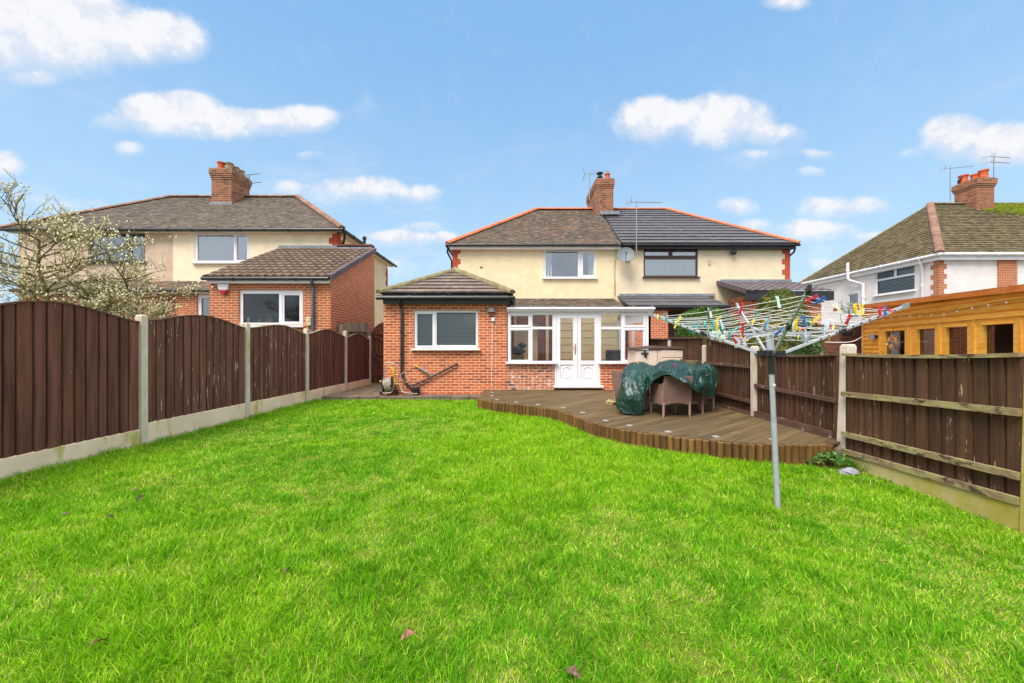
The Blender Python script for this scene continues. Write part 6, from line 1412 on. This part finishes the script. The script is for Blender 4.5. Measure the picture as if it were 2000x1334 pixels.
for i in range(50):
    a = rng.random() * 6.283; r_ = .12 * rng.random(); pts.append((c.x + r_ * math.cos(a), c.y - abs(r_ * math.sin(a)) * .5, DZ + .12 * rng.random() * (1 - r_ / .14))); nr.append((0, -.5, .85)); cl.append(np.array((.16, .22, .1)) * rng.uniform(.7, 1.2))
leaves('foliage', pts, nr, .022, np.array(cl), T, MT['leaf'], .6, 8)

# magnolia: bare spreading limbs with pale furry buds
MG = V((-7.75, 6.5, 0)); random.seed(21)
TR = thing('magnolia_tree', 'bare spreading magnolia tree with pale buds beyond the left fence', 'tree', MG)
limb = MB(); twg = MB(); bud = MB()
def bud_at(p, d):
    bud.rnd(); L = random.uniform(.03, .055); r_ = L * random.uniform(.24, .38); d = d.normalized(); a = d.cross(V((.3, .2, 1)) if abs(d.z) > .9 else UP).normalized(); b = d.cross(a); c = p + d * L * .4
    vs = [p] + [c + (a * math.cos(k * 2.094) + b * math.sin(k * 2.094)) * r_ for k in range(3)] + [p + d * L]; bud.mesh(vs, [(0, 2, 1), (0, 3, 2), (0, 1, 3), (1, 2, 4), (2, 3, 4), (3, 1, 4)])
def wander(p, d, L, n, up, jit):
    pts = [V(p)]; d = V(d).normalized()
    for i in range(n):
        d = (d + V((random.gauss(0, jit), random.gauss(0, jit), random.gauss(0, jit * .7) + up))).normalized(); pts.append(pts[-1] + d * (L / n))
    return pts
def twigs(pts, lvl):
    for i in range(1, len(pts)):
        for rep in range(2):
            if random.random() < (.66 if pts[i].z < 2.35 else .40):
                t = (pts[i] - pts[i - 1]).normalized(); s_ = V((random.gauss(0, 1), random.gauss(0, 1), random.gauss(.25, .45))).normalized(); d = (t * .55 + s_).normalized(); L = random.uniform(.10, .34)
                q = wander(pts[i], d, L, 4, .10, .2); twg.tube(q, [.0045, .004, .0035, .003, .0025], 3, cap=False); bud_at(q[-1], q[-1] - q[-2] + UP * .05)
                for j in (1, 2, 3):
                    if random.random() < .75:
                        dd = (q[j] - q[j - 1]).normalized() * .5 + V((random.gauss(0, .6), random.gauss(0, .6), .5)); e = q[j] + dd.normalized() * random.uniform(.02, .1); twg.tube([q[j], e], .0025, 3, cap=False); bud_at(e, dd)
tr = [MG, MG + V((.1, 0, .7)), MG + V((.06, .05, 1.35)), MG + V((-.12, 0, 2.0)), MG + V((-.3, -.05, 2.7)), MG + V((-.42, .05, 3.25))]
limb.tube([samp(tr, i / 24) for i in range(25)], [lerp(.055, .016, i / 24) for i in range(25)], 9)
tr2 = [MG + V((.08, 0, .5)), MG + V((.45, .2, 1.2)), MG + V((.75, .3, 1.9)), MG + V((.8, .35, 2.5))]; limb.tube([samp(tr2, i / 16) for i in range(17)], [lerp(.036, .013, i / 16) for i in range(17)], 8)
starts = []
for i in range(24):
    t = .32 + .66 * i / 23; starts.append((samp(tr, t), i * 2.4 + random.uniform(-.3, .3), lerp(1.9, .85, (t - .32) / .66)))
for i in range(8): starts.append((samp(tr2, .4 + .58 * i / 7), i * 2.4 + 1, random.uniform(.7, 1.1)))
for k in range(7): starts.append((samp(tr, .45 + .06 * k), [.1, -.25, .3, -.05, .2, -.4, .45][k], random.uniform(1.35, 1.75)))
for k in range(4): starts.append((samp(tr, .6 + .08 * k), math.pi + .4 * k - .6, 2.2))
for (p, a, L) in starts:
    d = V((math.cos(a), math.sin(a) * .75, random.uniform(.12, .42))); q = wander(p, d, L, 10, .012, .11); limb.tube(q, [lerp(.0145, .004, i / 10) for i in range(11)], 6, cap=False); twigs(q[4:], 1)
    for i in range(2, 10):
        if random.random() < .85:
            sdv = V((random.gauss(0, 1), random.gauss(0, 1), random.gauss(.15, .3))).normalized(); q2 = wander(q[i], (q[i] - q[i - 1]).normalized() + sdv * .9, random.uniform(.35, .85) * (1.1 - i / 14), 6, .03, .15)
            limb.tube(q2, [lerp(.008, .0035, j / 6) for j in range(7)], 4, cap=False); twigs(q2, 1)
limb.build('trunk', MT['bark'], TR, smooth=True); tw = twg.build('twig', MT['twig'], TR); tw['kind'] = 'stuff'; bu = bud.build('bud', MT['bud'], TR); bu['kind'] = 'stuff'

# ================================================================== GRASS
def vnoise(x, y, seed):
    rg = np.random.default_rng(seed); T_ = rg.random((64, 64)); xi = np.floor(x).astype(int); yi = np.floor(y).astype(int); fx = x - xi; fy = y - yi; fx = fx * fx * (3 - 2 * fx); fy = fy * fy * (3 - 2 * fy)
    g_ = lambda a, b: T_[a % 64, b % 64]
    return (g_(xi, yi) * (1 - fx) + g_(xi + 1, yi) * fx) * (1 - fy) + (g_(xi, yi + 1) * (1 - fx) + g_(xi + 1, yi + 1) * fx) * fy
def inpoly(x, y, poly):
    ins = np.zeros(len(x), bool); n = len(poly)
    for i in range(n):
        x0, y0 = poly[i][:2]; x1, y1 = poly[(i + 1) % n][:2]; c = ((y0 > y) != (y1 > y)) & (x < (x1 - x0) * (y - y0) / (y1 - y0 + 1e-12) + x0); ins ^= c
    return ins
rng = np.random.default_rng(3)
lawn = [(left_x(-1) + .03, -1.0), (4.02, -1.0), (4.06, 2.9), (4.14, 4.75), (3.95, edge[-1].y - .08)] + [(p.x, p.y - .075) for p in edge[::-1][1:-2]] + [(edge[2].x - .1, 9.0), (edge[1].x - .1, 9.84), (left_x(9.84) + .05, 9.84), (left_x(5) + .04, 5)]
bands = [(-1, 1.1, 1500), (1.1, 1.9, 24000), (1.9, 2.6, 21000), (2.6, 3.4, 16000), (3.4, 4.4, 11500), (4.4, 5.6, 8500), (5.6, 7, 6500), (7, 8.5, 5200), (8.5, 10, 4500)]
X = []; Y = []
for (y0, y1, dn_) in bands:
    x0, x1 = max(-5.5, -1.42 * y1 - .8), min(4.2, 1.42 * y1 + .8); n = int((x1 - x0) * (y1 - y0) * dn_); X.append(rng.uniform(x0, x1, n)); Y.append(rng.uniform(y0, y1, n))
X = np.concatenate(X); Y = np.concatenate(Y); k = inpoly(X, Y, lawn); X, Y = X[k], Y[k]
n1_ = vnoise(X * 1.1 + 9, Y * 1.1 + 3, 1); n2_ = vnoise(X * 4.3, Y * 4.3, 2); n3_ = vnoise(X * 12.5, Y * 12.5, 3); n4_ = vnoise(X * .45 + 2, Y * .45, 4)
tuft = np.clip(.5 + 1.7 * (.45 * n2_ + .55 * n3_ + .35 * (n1_ - .5) - .5), 0, 1)
# thin worn spots
wear = (vnoise(X * 2.6 + 30, Y * 2.6 + 7, 6) > .9) & (vnoise(X * 9, Y * 9, 7) > .6); k = ~(wear & (rng.random(len(X)) < .5)); X, Y, n1_, n2_, n3_, n4_, tuft = [q[k] for q in (X, Y, n1_, n2_, n3_, n4_, tuft)]
n = len(X); edge_f = np.clip(1 - np.minimum(np.abs(X - (-5.28 + .043 * (Y - 5.4))), np.abs(4.15 - X)) / .35, 0, 1)
Lb = (.030 + .028 * tuft ** 1.3 + .010 * (n4_ > .5)) * rng.uniform(.55, 1.45, n) * (1 + np.where(X < 0, .6, -.25) * edge_f)
th = rng.uniform(0, 2 * np.pi, n); th = np.where(rng.random(n) < .3, 6.28 * vnoise(X * 2.2, Y * 2.2, 8) * 1.6 + rng.normal(0, .8, n), th)
lean = Lb * rng.uniform(.25, 1.15, n); wd_ = np.clip(.0011 + .00034 * Y, .0012, .0046) * rng.uniform(.8, 1.35, n)
yaw = rng.uniform(0, np.pi, n); hz_ = np.array([lawn_h(0, 0)]); 
gx, gy = np.linspace(-6, 5, 90), np.linspace(-2, 11, 105); gz = np.array([[lawn_h(a, b) for a in gx] for b in gy])
fx_ = np.clip((X + 6) / 11 * 89, 0, 88.999); fy_ = np.clip((Y + 2) / 13 * 104, 0, 103.999); ix, iy = fx_.astype(int), fy_.astype(int); fx_ -= ix; fy_ -= iy
z0 = gz[iy, ix] * (1 - fx_) * (1 - fy_) + gz[iy, ix + 1] * fx_ * (1 - fy_) + gz[iy + 1, ix] * (1 - fx_) * fy_ + gz[iy + 1, ix + 1] * fx_ * fy_ - .008
dx_, dy_ = np.cos(th), np.sin(th); wx_, wy_ = np.cos(yaw) * wd_, np.sin(yaw) * wd_
hh_ = np.sqrt(np.maximum(Lb ** 2 - (lean * .8) ** 2, (Lb * .3) ** 2))
co = np.zeros((n, 5, 3), 'f')
co[:, 0] = np.stack([X - wx_, Y - wy_, z0], 1); co[:, 1] = np.stack([X + wx_, Y + wy_, z0], 1)
mx_ = X + dx_ * lean * .35; my_ = Y + dy_ * lean * .35
co[:, 2] = np.stack([mx_ - wx_ * .8, my_ - wy_ * .8, z0 + hh_ * .62], 1); co[:, 3] = np.stack([mx_ + wx_ * .8, my_ + wy_ * .8, z0 + hh_ * .62], 1); co[:, 4] = np.stack([X + dx_ * lean, Y + dy_ * lean, z0 + hh_], 1)
tri = np.array([0, 1, 3, 0, 3, 2, 2, 3, 4]); idx = (np.arange(n)[:, None] * 5 + tri[None]).astype('i').ravel()
me = bpy.data.meshes.new('grass'); me.vertices.add(5 * n); me.vertices.foreach_set('co', co.ravel()); me.loops.add(9 * n); me.loops.foreach_set('vertex_index', idx); me.polygons.add(3 * n); me.polygons.foreach_set('loop_start', np.arange(0, 9 * n, 3, dtype='i')); me.materials.append(MT['blade'])
GA, GB, GC, GD = np.array((.100, .36, .004)), np.array((.31, .575, .006)), np.array((.58, .70, .08)), np.array((.64, .56, .22))
mixv = np.clip(.25 + .62 * (1 - tuft) + .7 * (n1_ - .5) + .55 * (n4_ - .5) + rng.normal(0, .26, n), 0, 1)[:, None]
c_ = GA * (1 - mixv) + GB * mixv; pal = (rng.random(n) < .05 + .26 * (1 - tuft) ** 2)[:, None]; c_ = np.where(pal, GC, c_); ded = (rng.random(n) < .012 + .10 * edge_f * (n3_ > .4) + .10 * (tuft < .12))[:, None]; c_ = np.where(ded, GD, c_)
c_ = c_ * rng.uniform(.5, 1.35, (n, 1)); setcol(me, np.repeat(c_, 5, 0), 'POINT'); me.update(calc_edges=True)
go = bpy.data.objects.new('grass', me); COL.objects.link(go); go['kind'] = 'stuff'; go['label'] = 'bright green lawn grass'
# dark tuft by the post
pts = []; c = G(1664, 903, 0); m_ = []
T = thing('grass_tuft', 'tall dark green grass tuft at the foot of the leaning post', 'grass tuft', (c.x, c.y, -.04)); mm = MB()
for i in range(340):
    a = random.uniform(0, 6.283); r_ = random.uniform(0, .13); p = V((c.x + r_ * math.cos(a) * 1.4, c.y + r_ * math.sin(a), -.11)); d = V((math.cos(a) * r_ * 1.1, math.sin(a) * r_, random.uniform(.1, .2))); s_ = V((math.cos(a * 3), math.sin(a * 3), 0)) * .003
    mm.rnd(); mm.face([p - s_, p + s_, p + d * .6 + s_ * .8, p + d * .6 - s_ * .8]); mm.face([p + d * .6 - s_ * .8, p + d * .6 + s_ * .8, p + d + V((d.x, d.y, -.02))])
mm.build('blades', pm('dark grass', '#3d6e12', '#5c8f1c', (9, 9, 9), rnd=.4, rough=.6), T)
# fallen leaves on the lawn
LV = [(190, 1258, '#8a5442', 'large brown fallen leaf on the grass at the lower left', .045), (797, 1243, '#a8705e', 'pinkish brown fallen leaf on the grass low centre', .038), (1119, 1318, '#7d6552', 'folded brown leaf at the very bottom of the lawn', .045), (1730, 1101, '#d9a48e', 'pale pink fallen leaf on the grass at the right', .035),
      (126, 1006, '#7a5a4a', 'small brown leaf near the left gravel board', .035), (275, 973, '#3c3226', 'dark curled leaf on the grass near the left concrete post', .045), (215, 1009, '#43382a', 'dark leaf right of another brown leaf on the left of the lawn', .04), (1547, 981, '#c87b3a', 'orange leaf beside the airer pole foot', .03),
      (1197, 1084, '#c98a5a', 'tiny orange leaf in the middle of the lawn', .02), (925, 1010, '#4a3a2a', 'small dark leaf in the centre of the lawn', .025), (320, 938, '#3a3124', 'dark leaf close to the left concrete post', .04), (390, 996, '#6a5342', 'small brown leaf left of the lawn centre', .025), (560, 1115, '#6b5546', 'brown twiggy leaf on the left half of the lawn', .035), (262, 957, '#8d6a58', 'light brown curled leaf below the left fence', .03)]
for (px, py, colr, lb, s_) in LV:
    c = G(px, py, .035); c = G(px, py, lawn_h(c.x, c.y) + .035); m = MB(); a = random.uniform(0, 6.28); u = V((math.cos(a), math.sin(a), .15)); v = V((-math.sin(a), math.cos(a), .25)); N = 7; vs = []
    for i in range(N + 1):
        t = i / N; wdt = math.sin(math.pi * t ** .8) * s_ * .42 * (1 + .25 * math.sin(t * 17)); z = .012 * math.sin(t * 3)
        vs += [c + u * (t - .5) * s_ * 1.8 - v * wdt + UP * (z + wdt * .35), c + u * (t - .5) * s_ * 1.8 + UP * z, c + u * (t - .5) * s_ * 1.8 + v * wdt + UP * (z + wdt * .5)]
    fs = []
    for i in range(N): b = i * 3; fs += [(b, b + 1, b + 4, b + 3), (b + 1, b + 2, b + 5, b + 4)]
    m.mesh(vs, fs); single(m, 'fallen_leaf', pm('dead leaf', colr, '#4a3428', (60, 60, 60), rough=.75, bump=.4), lb, 'leaf', 'fallen leaves on the lawn', smooth=True)
